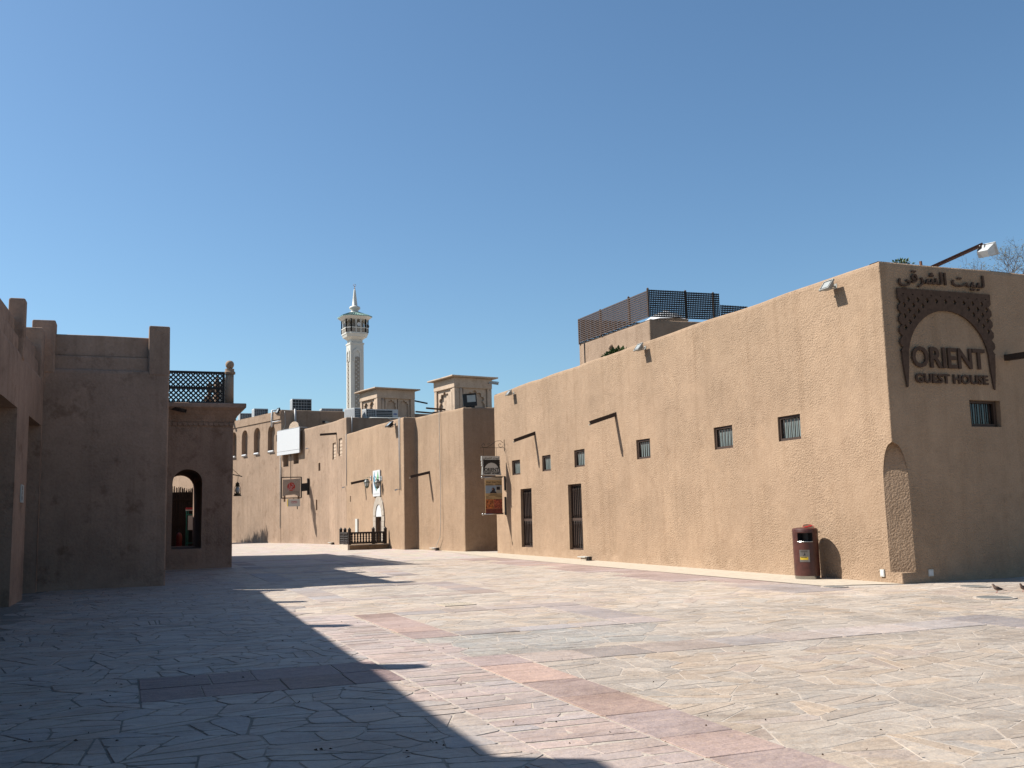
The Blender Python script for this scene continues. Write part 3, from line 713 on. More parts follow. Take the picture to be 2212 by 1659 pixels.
obj('arch_plate', holed(arch_outline(), arch_holes(), smap, .03), SIGNM, sg)
def letters(word, x0, x1, z0, hh, mp, mat, parent, depth, bold, name='letter', fnt=.7):
    sz = hh / fnt; w = text_mesh(word, sz, lambda x, y, d: (x, y, d), depth, bold, 'LEFT'); X = max(v.x for v in w.v); k = (x1 - x0) / X
    cur = 0
    for i, ch in enumerate(word):
        full = text_mesh(word[:i + 1], sz, lambda x, y, d: (x, y, d), depth, bold, 'LEFT') if ch != ' ' else None
        if ch == ' ': continue
        one = text_mesh(ch, sz, lambda x, y, d: (x, y, d), depth, bold, 'LEFT'); off = max(v.x for v in full.v) - max(v.x for v in one.v)
        one.v = [Vector(mp(x0 + (v.x + off) * k, z0 + v.y, v.z)) for v in one.v]; obj(name, one, mat, parent)
letters('ORIENT', .235, 2.11, .42, .40, smap, SIGNM, sg, .03, .012)
letters('GUEST HOUSE', .29, 2.15, .11, .175, smap, SIGNM, sg, .03, .007)
AR = '\ufef2\ufed7\ufeae\ufeb8\ufedf\ufe8d \ufe96\ufef4\ufe92\ufedf'
def arabic(x0, x1, z0, h, mp, mat, parent, depth, bold=.01):
    w = text_mesh(AR, 1.0, lambda x, y, d: (x, y, d), .04, 0, 'LEFT'); xs = [v.x for v in w.v]; ys = [v.y for v in w.v]; ww = max(xs) - min(xs); sc = (x1 - x0) / ww; hs = h / (max(ys) - min(ys))
    halves = AR.split(' ')
    w = text_mesh(AR, 1.0, lambda x, y, d: (mp(x0 + (x - min(xs)) * sc, z0 + y * hs, d / .04 * depth)), .04, bold, 'LEFT')
    obj('arabic_lettering', w, mat, parent)
arabic(.06, 2.26, 2.10, .40, smap, SIGNM, sg, .035, .012)

# ---- litter bin
bc = Vector((13.44, 17.62, 0)); bn = thing('litter_bin', 'tall maroon oval litter bin with a red and steel top badge', 'litter bin', bc)
K = 36; ring = [(cos(2 * pi * i / K) * .24, sin(2 * pi * i / K) * .30) for i in range(K)]
def ov(z, s=1): return [bc + Vector((x * s, y * s, z)) for x, y in ring]
lv = [(.08, 1), (.5, 1), (.79, 1), (.97, 1), (1.03, 1), (1.045, .985)]
body = MB(); vs = [v for z, s in lv for v in ov(z, s)]; fs = []
SK = [i for i in range(K) if 19 <= i <= 25]
for r in range(len(lv) - 1):
    for i in range(K):
        if r == 2 and i in SK: continue
        fs.append((r * K + i, r * K + (i + 1) % K, (r + 1) * K + (i + 1) % K, (r + 1) * K + i))
body.add(vs, fs); obj('body', body, BINM, bn, smooth=True)
dome = MB(); prof = [(1.045, .985), (1.062, .93), (1.075, .7), (1.082, .35), (1.085, .02)]
dome.add([v for z, s in prof for v in ov(z, s)], [(r * K + i, r * K + (i + 1) % K, (r + 1) * K + (i + 1) % K, (r + 1) * K + i) for r in range(4) for i in range(K)] + [tuple(4 * K + i for i in range(K))]); obj('lid', dome, BINM, bn, smooth=True)
slot = MB(); a0 = [ring[i] for i in range(19, 27)]
inn = [Vector((x * .45, y * .45, 0)) for x, y in a0]; out = [Vector((x * .985, y * .985, 0)) for x, y in a0]; k = len(a0)
slot.add([bc + p + Vector((0, 0, .79)) for p in out] + [bc + p + Vector((0, 0, .97)) for p in out] + [bc + p + Vector((0, 0, .79)) for p in inn] + [bc + p + Vector((0, 0, .97)) for p in inn],
         [(i, i + 1, 2 * k + i + 1, 2 * k + i) for i in range(k - 1)] + [(k + i, 3 * k + i, 3 * k + i + 1, k + i + 1) for i in range(k - 1)] + [(2 * k + i, 2 * k + i + 1, 3 * k + i + 1, 3 * k + i) for i in range(k - 1)] + [(0, 2 * k, 3 * k, k), (k - 1, 2 * k - 1, 4 * k - 1, 3 * k - 1)])
obj('slot', slot, BLACK, bn)
lip = MB().tube([bc + Vector((x * 1.01, y * 1.01, .788)) for x, y in a0], .008, 6); obj('slot_lip', lip, STEEL, bn)
sk = MB(); sk.add([v for z, s in ((.01, .965), (.08, .965), (.085, 1.0)) for v in ov(z, s)], [(r * K + i, r * K + (i + 1) % K, (r + 1) * K + (i + 1) % K, (r + 1) * K + i) for r in range(2) for i in range(K)]); obj('base_ring', sk, STEEL, bn, smooth=True)
for zz_ in (.99, 1.005): obj('rim_band', MB().add([v for z, s in ((zz_ + .01, 1.0), (zz_ + .012, 1.008), (zz_ + .02, 1.008), (zz_ + .022, 1.0)) for v in ov(z, s)], [(r * K + i, r * K + (i + 1) % K, (r + 1) * K + (i + 1) % K, (r + 1) * K + i) for r in range(3) for i in range(K)]), BINM, bn, smooth=True) if zz_ < 1 else None
T = Matrix.Translation(bc + Vector((.0, -.13, 1.088))) @ Matrix.Rotation(radians(24), 4, 'X') @ Matrix.Rotation(radians(-10), 4, 'Y')
def disc(r, z, sx=1): return MB().lathe([(r * .98, z), (r, z + .004), (r * .98, z + .008)], 24, sx=sx, sy=1, T=T)
bd = obj('badge', disc(.115, .0, 1.0), STEEL, bn); obj('badge_rim', MB().tube([T @ Vector((cos(a) * .116, sin(a) * .116, .006)) for a in [2 * pi * i / 24 for i in range(25)]], .005, 6), REDP, bd)
for s in (-1, 1): obj('badge_leaf', MB().lathe([(.045, .009), (.046, .013), (.043, .015)], 14, (s * .048, .01, 0), 1.1, .7, .4 * s, T), RED, bd)
obj('latch', MB().box((bc.x + .10, bc.y - .285, .965), (bc.x + .17, bc.y - .235, .995)), STEEL, bn)
def binp(ang, z, o=.004):
    x, y = cos(ang) * .24, sin(ang) * .30; n_ = Vector((x / .24 ** 2, y / .30 ** 2, 0)).normalized(); return bc + Vector((x, y, z)) + n_ * o
def decal(name, a0, a1, z0, z1, o, mat, par):
    q = MB(); kk = 6
    for i in range(kk):
        aa, ab = a0 + (a1 - a0) * i / kk, a0 + (a1 - a0) * (i + 1) / kk; q.add([binp(aa, z0, o), binp(ab, z0, o), binp(ab, z1, o), binp(aa, z1, o)], [(0, 1, 2, 3)])
    return obj(name, q, mat, par)
A1, A2 = radians(196), radians(241); pl = decal('label_plate', A1, A2, .37, .62, .004, STEEL, bn)
decal('sticker', A1 + .05, A2 - .12, .415, .475, .006, YEL, pl); decal('sticker_print', A1 + .1, A2 - .2, .455, .468, .0075, INK, pl); decal('label_print', A1 + .1, A2 - .15, .592, .600, .006, INK, pl); decal('label_print', A1 + .1, A2 - .15, .575, .581, .006, INK, pl)
pm = (A1 + A2) / 2; decal('pictogram', pm - .02, pm + .07, .50, .545, .006, INK, pl); decal('pictogram', pm + .0, pm + .045, .55, .562, .006, INK, pl); decal('pictogram', pm - .11, pm - .06, .50, .52, .006, INK, pl)

# ---- doves
def dove(loc, rz, label, s=1.0):
    t = thing('dove', label, 'bird', loc, 'doves on the paving'); T = Matrix.Translation(Vector(loc)) @ Matrix.Rotation(rz, 4, 'Z') @ Matrix.Scale(s, 4)
    path = [(-.115, .062, .006), (-.08, .070, .022), (-.04, .085, .042), (0, .10, .05), (.04, .118, .045), (.062, .145, .03), (.072, .172, .024), (.082, .187, .023), (.096, .190, .014), (.105, .188, .004)]
    obj('body', MB().tube([T @ Vector((x, 0, z)) for x, z, r in path], [r * s for x, z, r in path], 12), BIRDM, t, smooth=True)
    obj('tail', MB().add([T @ Vector(p) for p in ((-.09, -.018, .075), (-.09, .018, .075), (-.21, .022, .045), (-.21, -.022, .045), (-.09, -.018, .06), (-.09, .018, .06), (-.21, .022, .038), (-.21, -.022, .038))], [(0, 1, 2, 3), (7, 6, 5, 4), (0, 4, 5, 1), (1, 5, 6, 2), (2, 6, 7, 3), (3, 7, 4, 0)]), BIRDD, t)
    for sd_ in (-1, 1):
        obj('wing', MB().add([T @ Vector(p) for p in ((.04, sd_ * .045, .13), (-.02, sd_ * .054, .135), (-.15, sd_ * .022, .078), (-.06, sd_ * .052, .075), (.02, sd_ * .056, .085))], [(0, 1, 2, 3, 4)]), BIRDD, t)
        obj('leg', MB().tube([T @ Vector((0, sd_ * .02, .06)), T @ Vector((.005, sd_ * .02, .005)), T @ Vector((.03, sd_ * .02, .004))], .0035 * s, 5), RED, t)
    obj('beak', MB().tube([T @ Vector((.10, 0, .188)), T @ Vector((.122, 0, .182))], [.004 * s, .001], 5), BLACK, t)
dove((13.58, 12.83, .012), radians(150), 'small brown dove standing upright on the paving, tail towards the picture edge', .72)
dove((13.98, 12.66, .012), radians(175), 'small brown dove pecking, half cut by the picture edge', .72)

# ---- bracket sign and banner at the far end
hs = thing('hanging_sign', 'small ORIENT GUEST HOUSE board hanging from a scrolled iron bracket', 'sign', (GX, 36.5, 4.3))
def sp(cx, cz, r0, r1, a0, a1, k=18): return [(cx + (r0 + (r1 - r0) * i / k) * cos(a0 + (a1 - a0) * i / k), 36.5, cz + (r0 + (r1 - r0) * i / k) * sin(a0 + (a1 - a0) * i / k)) for i in range(k + 1)]
ir = MB().bar((12.83, 36.5, 4.12), (13.86, 36.5, 4.12), .014).bar((13.84, 36.5, 3.98), (13.84, 36.5, 4.44), .022)
ir.tube(sp(13.67, 4.23, .11, .03, -pi * .1, -pi * 1.9), .009, 6).tube(sp(12.98, 4.22, .09, .03, -pi * .6, -pi * 2.2), .009, 6).tube([(12.95, 36.5, 4.13), (13.1, 36.5, 4.13), (13.3, 36.5, 4.24), (13.5, 36.5, 4.38), (13.68, 36.5, 4.40), (13.8, 36.5, 4.30)], .009, 6).tube(sp(13.2, 4.27, .05, .02, -pi * .6, -pi * 2.2, 12), .007, 5)
obj('bracket', ir, IRON, hs)
for x in (12.97, 13.5): obj('hook', MB().tube([(x, 36.5, 4.12), (x, 36.5, 3.78)], .006, 5), IRON, hs)
bdm = [(12.88, 3.06), (12.9, 3.4), (12.86, 3.42), (12.89, 3.47), (12.86, 3.52), (12.89, 3.57), (12.86, 3.62), (12.87, 3.80), (13.62, 3.79), (13.62, 3.62), (13.65, 3.57), (13.62, 3.52), (13.65, 3.47), (13.62, 3.42), (13.68, 3.03)]
brd = obj('board', MB().prism(bdm, lambda x, z, d: (x, 36.53 - d, z), .06), PLATE, hs)
def hmap(x, z, d): return (12.93 + x * .29, 36.468 - d * .3, 3.07 + z * .295)
obj('arch_print', holed(arch_outline(), arch_holes()[:0], hmap, .012), INK, brd)
for w, a, b, z, h_ in (('ORIENT', .16, 2.2, .42, .46), ('GUEST HOUSE', .16, 2.24, .08, .22)): obj('lettering', (lambda q: q)(text_mesh(w, h_ / .7, lambda x, y, d: (x, y, d), .01, .02, 'LEFT')), INK, brd) if False else letters(w, a, b, z, h_, hmap, INK, brd, .01, .02)
w = MB().box((12.98, 36.463, 3.185), (13.58, 36.467, 3.195)); obj('rule_line', w, INK, brd)
arabic(.0, 2.3, 2.1, .36, hmap, INK, brd, .01, .012)
bn2 = thing('banner', 'tall printed guest house banner between two steel rods, under the small hanging sign', 'banner', (GX, 36.5, 1.5))
for z, x1 in ((2.97, 13.86), (1.55, 13.86)):
    obj('rod', MB().tube([(12.93, 36.5, z), (13.73, 36.5, z)], .022, 10), STEEL, bn2, smooth=True); obj('rod_arm', MB().bar((13.0, 36.5, z + .03), (13.86, 36.5, z + .03), .014, .018), IRON, bn2)
    obj('finial', MB().lathe([(.002, -.05), (.03, -.04), (.048, -.015), (.05, .01), (.035, .038), (.002, .05)], 12, (12.89, 36.5, z)), STEEL, bn2, smooth=True)
obj('bracket_plate', MB().box((13.8, 36.46, 2.45), (13.86, 36.54, 3.0)).box((13.8, 36.46, 1.5), (13.86, 36.54, 2.2)), IRON, bn2)
fl = obj('fabric', MB().box((13.0, 36.492, 1.56), (13.7, 36.508, 2.96)), flat('banner_beige', (.62, .42, .20), .7, var=.06), bn2)
FB = {'sky': flat('print_sky', (.36, .45, .55), .7, var=.1), 'wood': flat('print_wood', (.22, .05, .03), .7, var=.3), 'food': flat('print_food', (.50, .15, .04), .7, 0, .9, 16), 'food2': flat('print_salad', (.45, .10, .05), .7, 0, 1.2, 22), 'dark': flat('print_dark', (.03, .025, .03), .7), 'skin': flat('print_skin', (.42, .25, .18), .7), 'tan': flat('print_tan', (.55, .48, .38), .7)}
def pr(name, x0, z0, x1, z1, mat, y=36.488): return obj(name, MB().box((13.0 + x0, y, 1.56 + z0), (13.0 + x1, y + .003, 1.56 + z1)), mat, fl)
pr('header', 0, 1.31, .7, 1.40, STEEL); pr('photo_print', .01, .79, .69, 1.09, FB['sky']); pr('photo_print', .45, .79, .69, 1.06, FB['tan'], 36.486); pr('wood_print', 0, 0, .7, .19, FB['wood'])
pr('food_print', .01, .375, .34, .56, FB['food']); pr('food_print', .35, .375, .69, .56, FB['food2']); pr('food_print', .01, .195, .34, .37, FB['food']); pr('food_print', .35, .195, .69, .37, FB['food2'])
obj('figure_print', MB().prism([(.19, .79), (.22, .85), (.27, .88), (.27, .97), (.31, 1.01), (.36, 1.0), (.40, .95), (.40, .87), (.45, .84), (.47, .79)], lambda x, z, d: (13 + x, 36.486 - d, 1.56 + z), .003), FB['dark'], fl)
obj('figure_face', MB().prism([(.28, .92), (.32, .91), (.33, .97), (.29, .98)], lambda x, z, d: (13 + x, 36.482 - d, 1.56 + z), .003), FB['skin'], fl)
obj('arch_logo', MB().prism([(.47, .92), (.61, .92), (.61, 1.04), (.47, 1.04)], lambda x, z, d: (13 + x, 36.484 - d, 1.56 + z), .003), FB['dark'], fl)
obj('lettering', text_mesh('Orient Guest House', .075, lambda x, y, d: (13.36 + x, 36.486 - d, 2.76 + y), .002, .001), INK, fl)
for x0, x1, z in ((.02, .33, 1.14), (.42, .68, 1.14), (.02, .33, 1.105), (.42, .68, 1.105), (.2, .5, .745), (.13, .62, .705), (.02, .15, .65), (.42, .68, .65), (.03, .28, .60)): pr('print_line', x0, z, x1, z + .012, INK, 36.486)

# ================================================================== COURTYARD HOUSE (two steps along the street)
ch = thing('courtyard_house', 'lower sand plastered house with a stepped street wall and white stone door', 'building', (12.25, 45.8, 0))
cp = [(11.82, 56.9), (12.25, 45.8), (12.83, 45.72), (13.46, 40.4), (24, 40.4), (24, 56.9)]
Lc = hypot(.43, 11.1)
door_s = (Lc - 4.8, Lc - 3.75)
obj('wall', shell(cp, [6.36, 6.25, 6.22, 6.15, 6.15, 6.3], holes={0: [(Lc - 10.27, Lc - 10.09, 2.46, 2.78, .4), (door_s[0], door_s[1], .24, 1.56, .35)]}), ROUGH, ch)
obj('roof', roof(cp, 5.8), ROOFM, ch)
dcv = Vector((12.25 - 11.82, 45.8 - 56.9, 0)).normalized(); ncv = Vector((dcv.y, -dcv.x, 0))
def cm_(a, o, z): return Vector((11.82, 56.9, 0)) + dcv * a + ncv * o + Vector((0, 0, z))
def cs(s1): return Lc - s1       # distance measured from the near corner
def cbox(a0, a1, o0, o1, z0, z1, mb=None):
    mb = mb or MB(); c = [cm_(x, y, z) for z in (z0, z1) for x, y in ((a0, o0), (a1, o0), (a1, o1), (a0, o1))]
    return mb.add(c, [(0, 3, 2, 1), (4, 5, 6, 7), (0, 1, 5, 4), (1, 2, 6, 5), (2, 3, 7, 6), (3, 0, 4, 7)])
# door surround of white stone
ds = obj('door', cbox(door_s[0] + .02, door_s[1] - .02, -.2, -.15, .24, 1.56), BROWN, ch, at=cm_(door_s[0], 0, .24))
obj('door_glass', cbox(door_s[0] + .58, door_s[1] - .1, -.148, -.14, .35, 1.48), DARKG, ds); obj('door_notice', cbox(door_s[0] + .62, door_s[1] - .16, -.136, -.13, .78, 1.12), BOARD, ds); obj('door_stile', cbox(door_s[0] + .5, door_s[0] + .56, -.15, -.11, .25, 1.55), BROWN, ds)
for sd_ in (0, 1):
    for k in range(5):
        z0 = .26 + k * .27; a0, a1 = (door_s[0] - .52, door_s[0] - .01) if sd_ == 0 else (door_s[1] + .01, door_s[1] + .52)
        e = .04 * (k % 2); obj('jamb_stone', cbox(a0 + e * (sd_ == 0), a1 - e * (sd_ == 1), -.02, .05, z0, z0 + .26), STONEW, ch)
ac = (door_s[0] + door_s[1]) / 2; R0, R1, zs_ = .56, 1.0, 1.62
for k in range(9):
    a0, a1 = pi * k / 9 + .012, pi * (k + 1) / 9 - .012; pl_ = [(R0 * cos(a0), R0 * 1.05 * sin(a0)), (R1 * cos(a0), R1 * 1.02 * sin(a0)), (R1 * cos(a1), R1 * 1.02 * sin(a1)), (R0 * cos(a1), R0 * 1.05 * sin(a1))]
    obj('arch_stone', MB().prism(pl_, lambda x, z, d: cm_(ac + x, -.02 + d, zs_ + z), .075), STONEW, ch)
obj('tympanum', MB().prism([(R0 * cos(pi * i / 14), R0 * 1.04 * sin(pi * i / 14)) for i in range(15)] + [(-R0, -.04), (R0, -.04)], lambda x, z, d: cm_(ac + x, -.02 + d, zs_ + z), .04), BOARD, ch)
spout(ch, cm_(cs(7.06), 0, 3.48), (-2.0, 0, 0), (0, .3, 0), .25, .14, False) if False else spout(ch, cm_(cs(7.06), 0, 3.48), (-.72, 0, 0), (0, .15, 0), .14, .12, False)
spout(ch, (13.02, 44.15, 3.48), (-.85, -.1, 0), (0, .25, 0), .18, .13)
def conduit(name, label, pts, r=.02, mat=None, grp=None, parent=None):
    if parent: return obj(name, MB().tube(pts, r, 6), mat or PVC, parent, smooth=True)
    return single(name, MB().tube(pts, r, 6), mat or PVC, label, 'pipe', pts[0], grp, True)
pz = cm_(cs(.5), .03, 0)
conduit('cable_pipe', 'pair of pale cable pipes running down the corner of the courtyard house wall', [cm_(cs(.5), -.3, 6.3), cm_(cs(.5), .03, 6.3), cm_(cs(.5), .03, 4.5), cm_(cs(.42), .03, 2.8)], .017)
conduit('cable_pipe', 'thin greenish pipe beside the corner pair, ending at a small camera', [cm_(cs(.72), -.3, 6.28), cm_(cs(.68), .03, 6.26), cm_(cs(.6), .03, 2.8)], .016)
conduit('cable_pipe', 'single pale cable pipe at the step where the courtyard house meets the taller house', [cm_(cs(11.0), -.25, 6.42), cm_(cs(11.0), .03, 6.36), cm_(cs(10.95), .03, 3.4)], .018)
conduit('hanging_cable', 'loose pale cable hanging down the wall to the ground lamp', [(13.14, 42.85, 6.25), (13.12, 42.8, 6.15), (13.1, 42.75, 4.6), (13.12, 42.74, 2.8), (13.08, 42.7, 1.2), (13.07, 42.8, .6), (13.0, 43.2, .18)], .012, CABLE)
def camera_box(loc, label):
    t = thing('security_camera', label, 'camera', loc, 'small wall cameras'); v = Vector(loc)
    obj('body', MB().bar(v + Vector((-.05, .0, 0)), v + Vector((-.17, .06, -.04)), .06, .06), BOARD, t); obj('mount', MB().bar(v + Vector((.03, 0, .0)), v + Vector((-.06, 0, .0)), .03), BOARD, t)
camera_box(cm_(cs(.8), .02, 2.85), 'small white security camera at the lower end of the corner cable pipes'); camera_box(cm_(cs(11.3), .02, 3.33), 'small white security camera at the foot of the single cable pipe by the step')
floodlight(cm_(cs(1.25), 0, 6.0), 'black floodlight just under the parapet of the courtyard house corner', 'black floodlights', BLACK, .1, .8, 1.3)
# tall black floodlight standing on the near corner
t = thing('roof_floodlight', 'large black floodlight standing on the parapet corner in front of the wind tower', 'floodlight', (13.75, 40.55, 6.15))
T = Matrix.Translation((13.85, 40.62, 6.47)) @ Matrix.Rotation(radians(-14), 4, 'Z') @ Matrix.Rotation(radians(-4), 4, 'Y')
obj('housing', MB().box((-.30, -.07, -.26), (.30, .09, .28), T), BLACK, t); obj('reflector', MB().box((-.12, -.076, -.08), (.25, -.07, .22), T), LAMPG, t); obj('visor', MB().box((-.30, -.12, .27), (.30, .0, .29), T), BLACK, t); obj('stand', MB().box((-.2, -.02, -.34), (.2, .04, -.26), T), BLACK, t)
# sign with two leaf shapes, and its lanterns
sg2 = thing('shop_sign', 'tall white sign with a blue and a green leaf shape above the white stone door', 'sign', cm_(cs(4.5), .05, 2.55))
obj('panel', cbox(cs(5.2), cs(3.88), .03, .07, 2.62, 3.95), BOARD, sg2)
def leafp(a, b, bulge, side):
    pts = []
    for i in range(13):
        t = i / 12; pts.append((a[0] + (b[0] - a[0]) * t + side * bulge * sin(pi * t), a[1] + (b[1] - a[1]) * t))
    return pts
def smp(x, z, d): return cm_(cs(5.2) + x, .072 + d, 2.62 + z)
BL, GR = flat('print_blue', (.10, .42, .62), .6, var=.1), flat('print_green', (.18, .50, .22), .6, var=.1)
obj('leaf_shape', MB().prism(leafp((.34, 1.26), (.66, .26), .36, -1) + leafp((.66, .26), (.34, 1.26), .06, -1)[1:-1], smp, .006), BL, sg2); obj('leaf_shape', MB().prism(leafp((.98, 1.28), (.68, .26), .26, 1) + leafp((.68, .26), (.98, 1.28), .10, -1)[1:-1], smp, .006), GR, sg2)
obj('swoosh', MB().tube([smp(.18 + .0, .98, .012), smp(.25, .75, .012), smp(.42, .58, .012), smp(.62, .52, .012)], .02, 5), INK, sg2); obj('swoosh', MB().tube([smp(.42, 1.02, .012), smp(.62, .97, .012), smp(.82, .82, .012), smp(.93, .66, .012)], .02, 5), INK, sg2)
for z in (.10, .14): obj('print_line', MB().prism([(.15, z), (1.15, z), (1.15, z + .012), (.15, z + .012)], smp, .003), PVC, sg2)
def lantern(s1, z, label):
    p = cm_(cs(s1), 0, z); t = thing('wall_lantern', label, 'lantern', p, 'lanterns beside the leaf sign'); q = cm_(cs(s1), .24, z - .05)
    obj('arm', MB().tube([p, cm_(cs(s1), .12, z + .06), cm_(cs(s1), .24, z + .03)], .012, 6), GREEN, t); obj('wall_plate', MB().bar(p - Vector((0, 0, .1)), p + Vector((0, 0, .12)), .12, .08), BOARD, t)
    obj('glass', MB().lathe([(.10, -.36), (.15, -.15), (.07, -.02)], 6, q), LAMPG, t)
    fr_ = MB().lathe([(.02, .02), (.09, -.0), (.10, -.03), (.0, -.03)], 6, q).lathe([(.16, -.14), (.165, -.17), (.15, -.18)], 6, q).lathe([(.115, -.36), (.10, -.42), (.04, -.46), (.0, -.50)], 6, q)
    for k in range(6): a = k * pi / 3; fr_.tube([q + Vector((cos(a) * .10, sin(a) * .10, -.36)), q + Vector((cos(a) * .152, sin(a) * .152, -.15)), q + Vector((cos(a) * .075, sin(a) * .075, -.02))], .009, 4)
    obj('frame', fr_, flat('verdigris_metal', (.14, .17, .13), .6) if 'verdigris_metal' not in MATS else MATS['verdigris_metal'], t)
lantern(5.75, 3.60, 'glass lantern on a curved arm on the far side of the leaf sign'); lantern(3.75, 3.50, 'glass lantern in front of the leaf sign, nearer the corner')
single('wall_cabinet', cbox(cs(8.85), cs(8.4), .0, .08, .75, 1.5), PLATE, 'narrow pale cabinet on the wall beside the dark railing', 'cabinet', cm_(cs(8.6), .05, .75))
# railing in front of the door
rl = thing('railing', 'dark carved timber railing on a low tan step round the white stone door', 'railing', (10.2, 48.4, 0))
obj('step', MB().wbox((10.17, 48.42, -.05), (12.2, 50.3, .22), .6, .02, .006), flat('tan_step', (.42, .27, .15), .85, 0, .2, 4), rl)
obj('kerb', MB().box((10.1, 48.36, .0), (10.2, 50.35, .26)).box((10.2, 48.36, .215), (12.15, 48.45, .262)), CONC, rl)
for (x, y) in ((10.2, 48.42), (11.38, 48.42), (11.98, 48.42), (10.14, 50.2), (10.16, 49.3)):
    obj('post', MB().bar((x, y, .26), (x, y, .98), .13).lathe([(.08, .98), (.09, 1.0), (.05, 1.04), (.0, 1.10)], 8, (x, y, 0)), RAILW, rl)
for P_, Q_ in (((10.25, 48.42), (11.95, 48.42)), ((10.15, 48.5), (10.13, 50.2))):
    obj('rail', MB().bar((*P_, .82), (*Q_, .82), .09, .08), RAILW, rl); obj('rail', MB().bar((*P_, .33), (*Q_, .33), .07, .09), RAILW, rl)
    Ln = hypot(Q_[0] - P_[0], Q_[1] - P_[1]); k = int(Ln / .135)
    bal = None
    for i in range(k):
        t_ = (i + .5) / k; x, y = P_[0] + (Q_[0] - P_[0]) * t_, P_[1] + (Q_[1] - P_[1]) * t_
        if bal is None: bal = obj('baluster', MB().lathe([(.05, .37), (.05, .43), (.028, .46), (.055, .53), (.03, .58), (.055, .64), (.028, .70), (.05, .73), (.05, .79)], 8, (x, y, 0)), RAILW, rl); b0_ = (x, y)
        else: dup(bal, loc=Vector(bal.location) + Vector((x - b0_[0], y - b0_[1], 0)), parent=rl)
# small ground lamps along the street wall
def uplight(x, y, label, rz=0):
    t = thing('ground_lamp', label, 'ground lamp', (x, y, 0), 'low lamps at the foot of the walls'); T = Matrix.Translation((x, y, 0)) @ Matrix.Rotation(rz, 4, 'Z')
    obj('housing', MB().box((-.09, -.20, .015), (.09, .18, .11), T), CONC, t); obj('hood', MB().box((-.14, -.22, .11), (.12, .34, .135), T), PLATE, t); obj('socket', MB().box((-.05, -.32, .0), (.06, -.205, .14), T), BLACK, t)
uplight(13.62, 28.9, 'low box lamp on the kerb under the long guest house wall'); uplight(12.93, 43.1, 'low box lamp where the loose cable reaches the ground', .1); uplight(11.6, 60.2, 'low box lamp at the foot of the taller house wall', .1)

# ---- wind towers
def wind_tower(label, cx, cy, w, dpt, zt, zb, nS, nW, poles):
    """corner nearest the street at (cx, cy); w along +x, dpt along +y"""
    t = thing('wind_tower', label, 'wind tower', (cx, cy, zb)); t.rotation_euler = (0, 0, radians(11.5))
    zr = zt - .09
    obj('core', MB().wbox((cx + .24, cy + .24, zb), (cx + w - .24, cy + dpt - .24, zr - .1), .8, .02, .01), SHADE if False else PALE, t)
    obj('roof_slab', MB().wbox((cx - .32, cy - .32, zr), (cx + w + .32, cy + dpt + .32, zt), .8, .03, .02), PALE, t)
    obj('band', MB().wbox((cx - .03, cy - .03, zr - .62), (cx + w + .03, cy + dpt + .03, zr - .002), .8, .03, .015), PALE, t)
    for x, y in ((cx, cy), (cx + w - .3, cy), (cx, cy + dpt - .3), (cx + w - .3, cy + dpt - .3)): obj('pier', MB().wbox((x, y, zb), (x + .32, y + .32, zr - .6), .8, .04, .012), PALE, t)
    for x, y in ((cx + .46, cy + .16), (cx + .16, cy + .46)): obj('half_column', MB().tube([wob((x, y, zb + k * .5), .01) for k in range(int((zr - zb - .6) / .5) + 1)] + [Vector((x, y, zr - .62))], .15, 12), PALE, t, smooth=True)
    def cusp(mp, ww, n_):
        k = (ww) / n_
        for i in range(n_):
            a0, a1 = i * k + .03, (i + 1) * k - .03; c = (a0 + a1) / 2; hw = (a1 - a0) / 2 - .09; H0 = zr - .62; zsp = H0 - .10 - hw * .95; pts = [(a1, H0), (a0, H0), (a0, zb), (a0 + .09, zb), (a0 + .09, zsp - .18)]
            m_ = 5; prev = None
            for j in range(m_ * 6 + 1):
                tt = pi - pi * j / (m_ * 6); rad = .92 + .24 * abs(sin(m_ * (pi - tt))) ; pts.append((c + hw * .93 * rad * cos(tt) * .92, zsp + hw * .78 * rad * sin(tt) + (.03 if .4 < j / (m_ * 6) < .6 else 0)))
            pts += [(a1 - .09, zsp - .18), (a1 - .09, zb), (a1, zb)]
            pts = [(x, min(z, H0 - .05)) if 3 < q < len(pts) - 3 else (x, z) for q, (x, z) in enumerate(pts)]
            obj('cusped_arch', MB().prism(pts, mp, .10), PALE, t)
    cusp(lambda x, z, d: (cx + .62 + x, cy + .1 + d, z), w - .94, nS); cusp(lambda x, z, d: (cx + .1 + d, cy + dpt - .32 - x, z), dpt - .94, nW)
    for p, q in poles: obj('wooden_pole', MB().tube([p, q], .055, 7), BEAM, t)
    return t
wind_tower('pale wind tower behind the black roof floodlight, with cusped arches', 18.25, 56.3, 2.6, 2.6, 9.88, 5.9, 1, 1,
           [((18.3, 57.6, 7.95), (17.0, 57.6, 8.0)), ((18.3, 56.3, 7.75), (17.05, 56.9, 7.65)), ((18.5, 56.35, 7.78), (17.6, 56.1, 7.65)), ((18.1, 58.8, 7.85), (16.9, 58.8, 7.9)), ((20.8, 56.5, 8.0), (22.0, 56.3, 8.1)), ((19.7, 56.4, 7.85), (20.9, 55.9, 7.83)), ((21.2, 56.4, 7.98), (22.1, 56.1, 7.95))])
wind_tower('wide pinkish wind tower behind the air conditioners, with pairs of cusped arches', 15.85, 66.0, 2.85, 2.85, 10.35, 6.8, 2, 2,
           [((18.6, 66.2, 9.6), (19.5, 65.6, 9.35)), ((18.3, 66.1, 8.25), (19.4, 65.7, 8.15)), ((16.6, 66.1, 8.25), (17.9, 65.6, 8.15))])
t = thing('tower_floodlight', 'pale floodlight under the roof slab of the nearer wind tower', 'floodlight', (20.7, 56.2, 9.4))
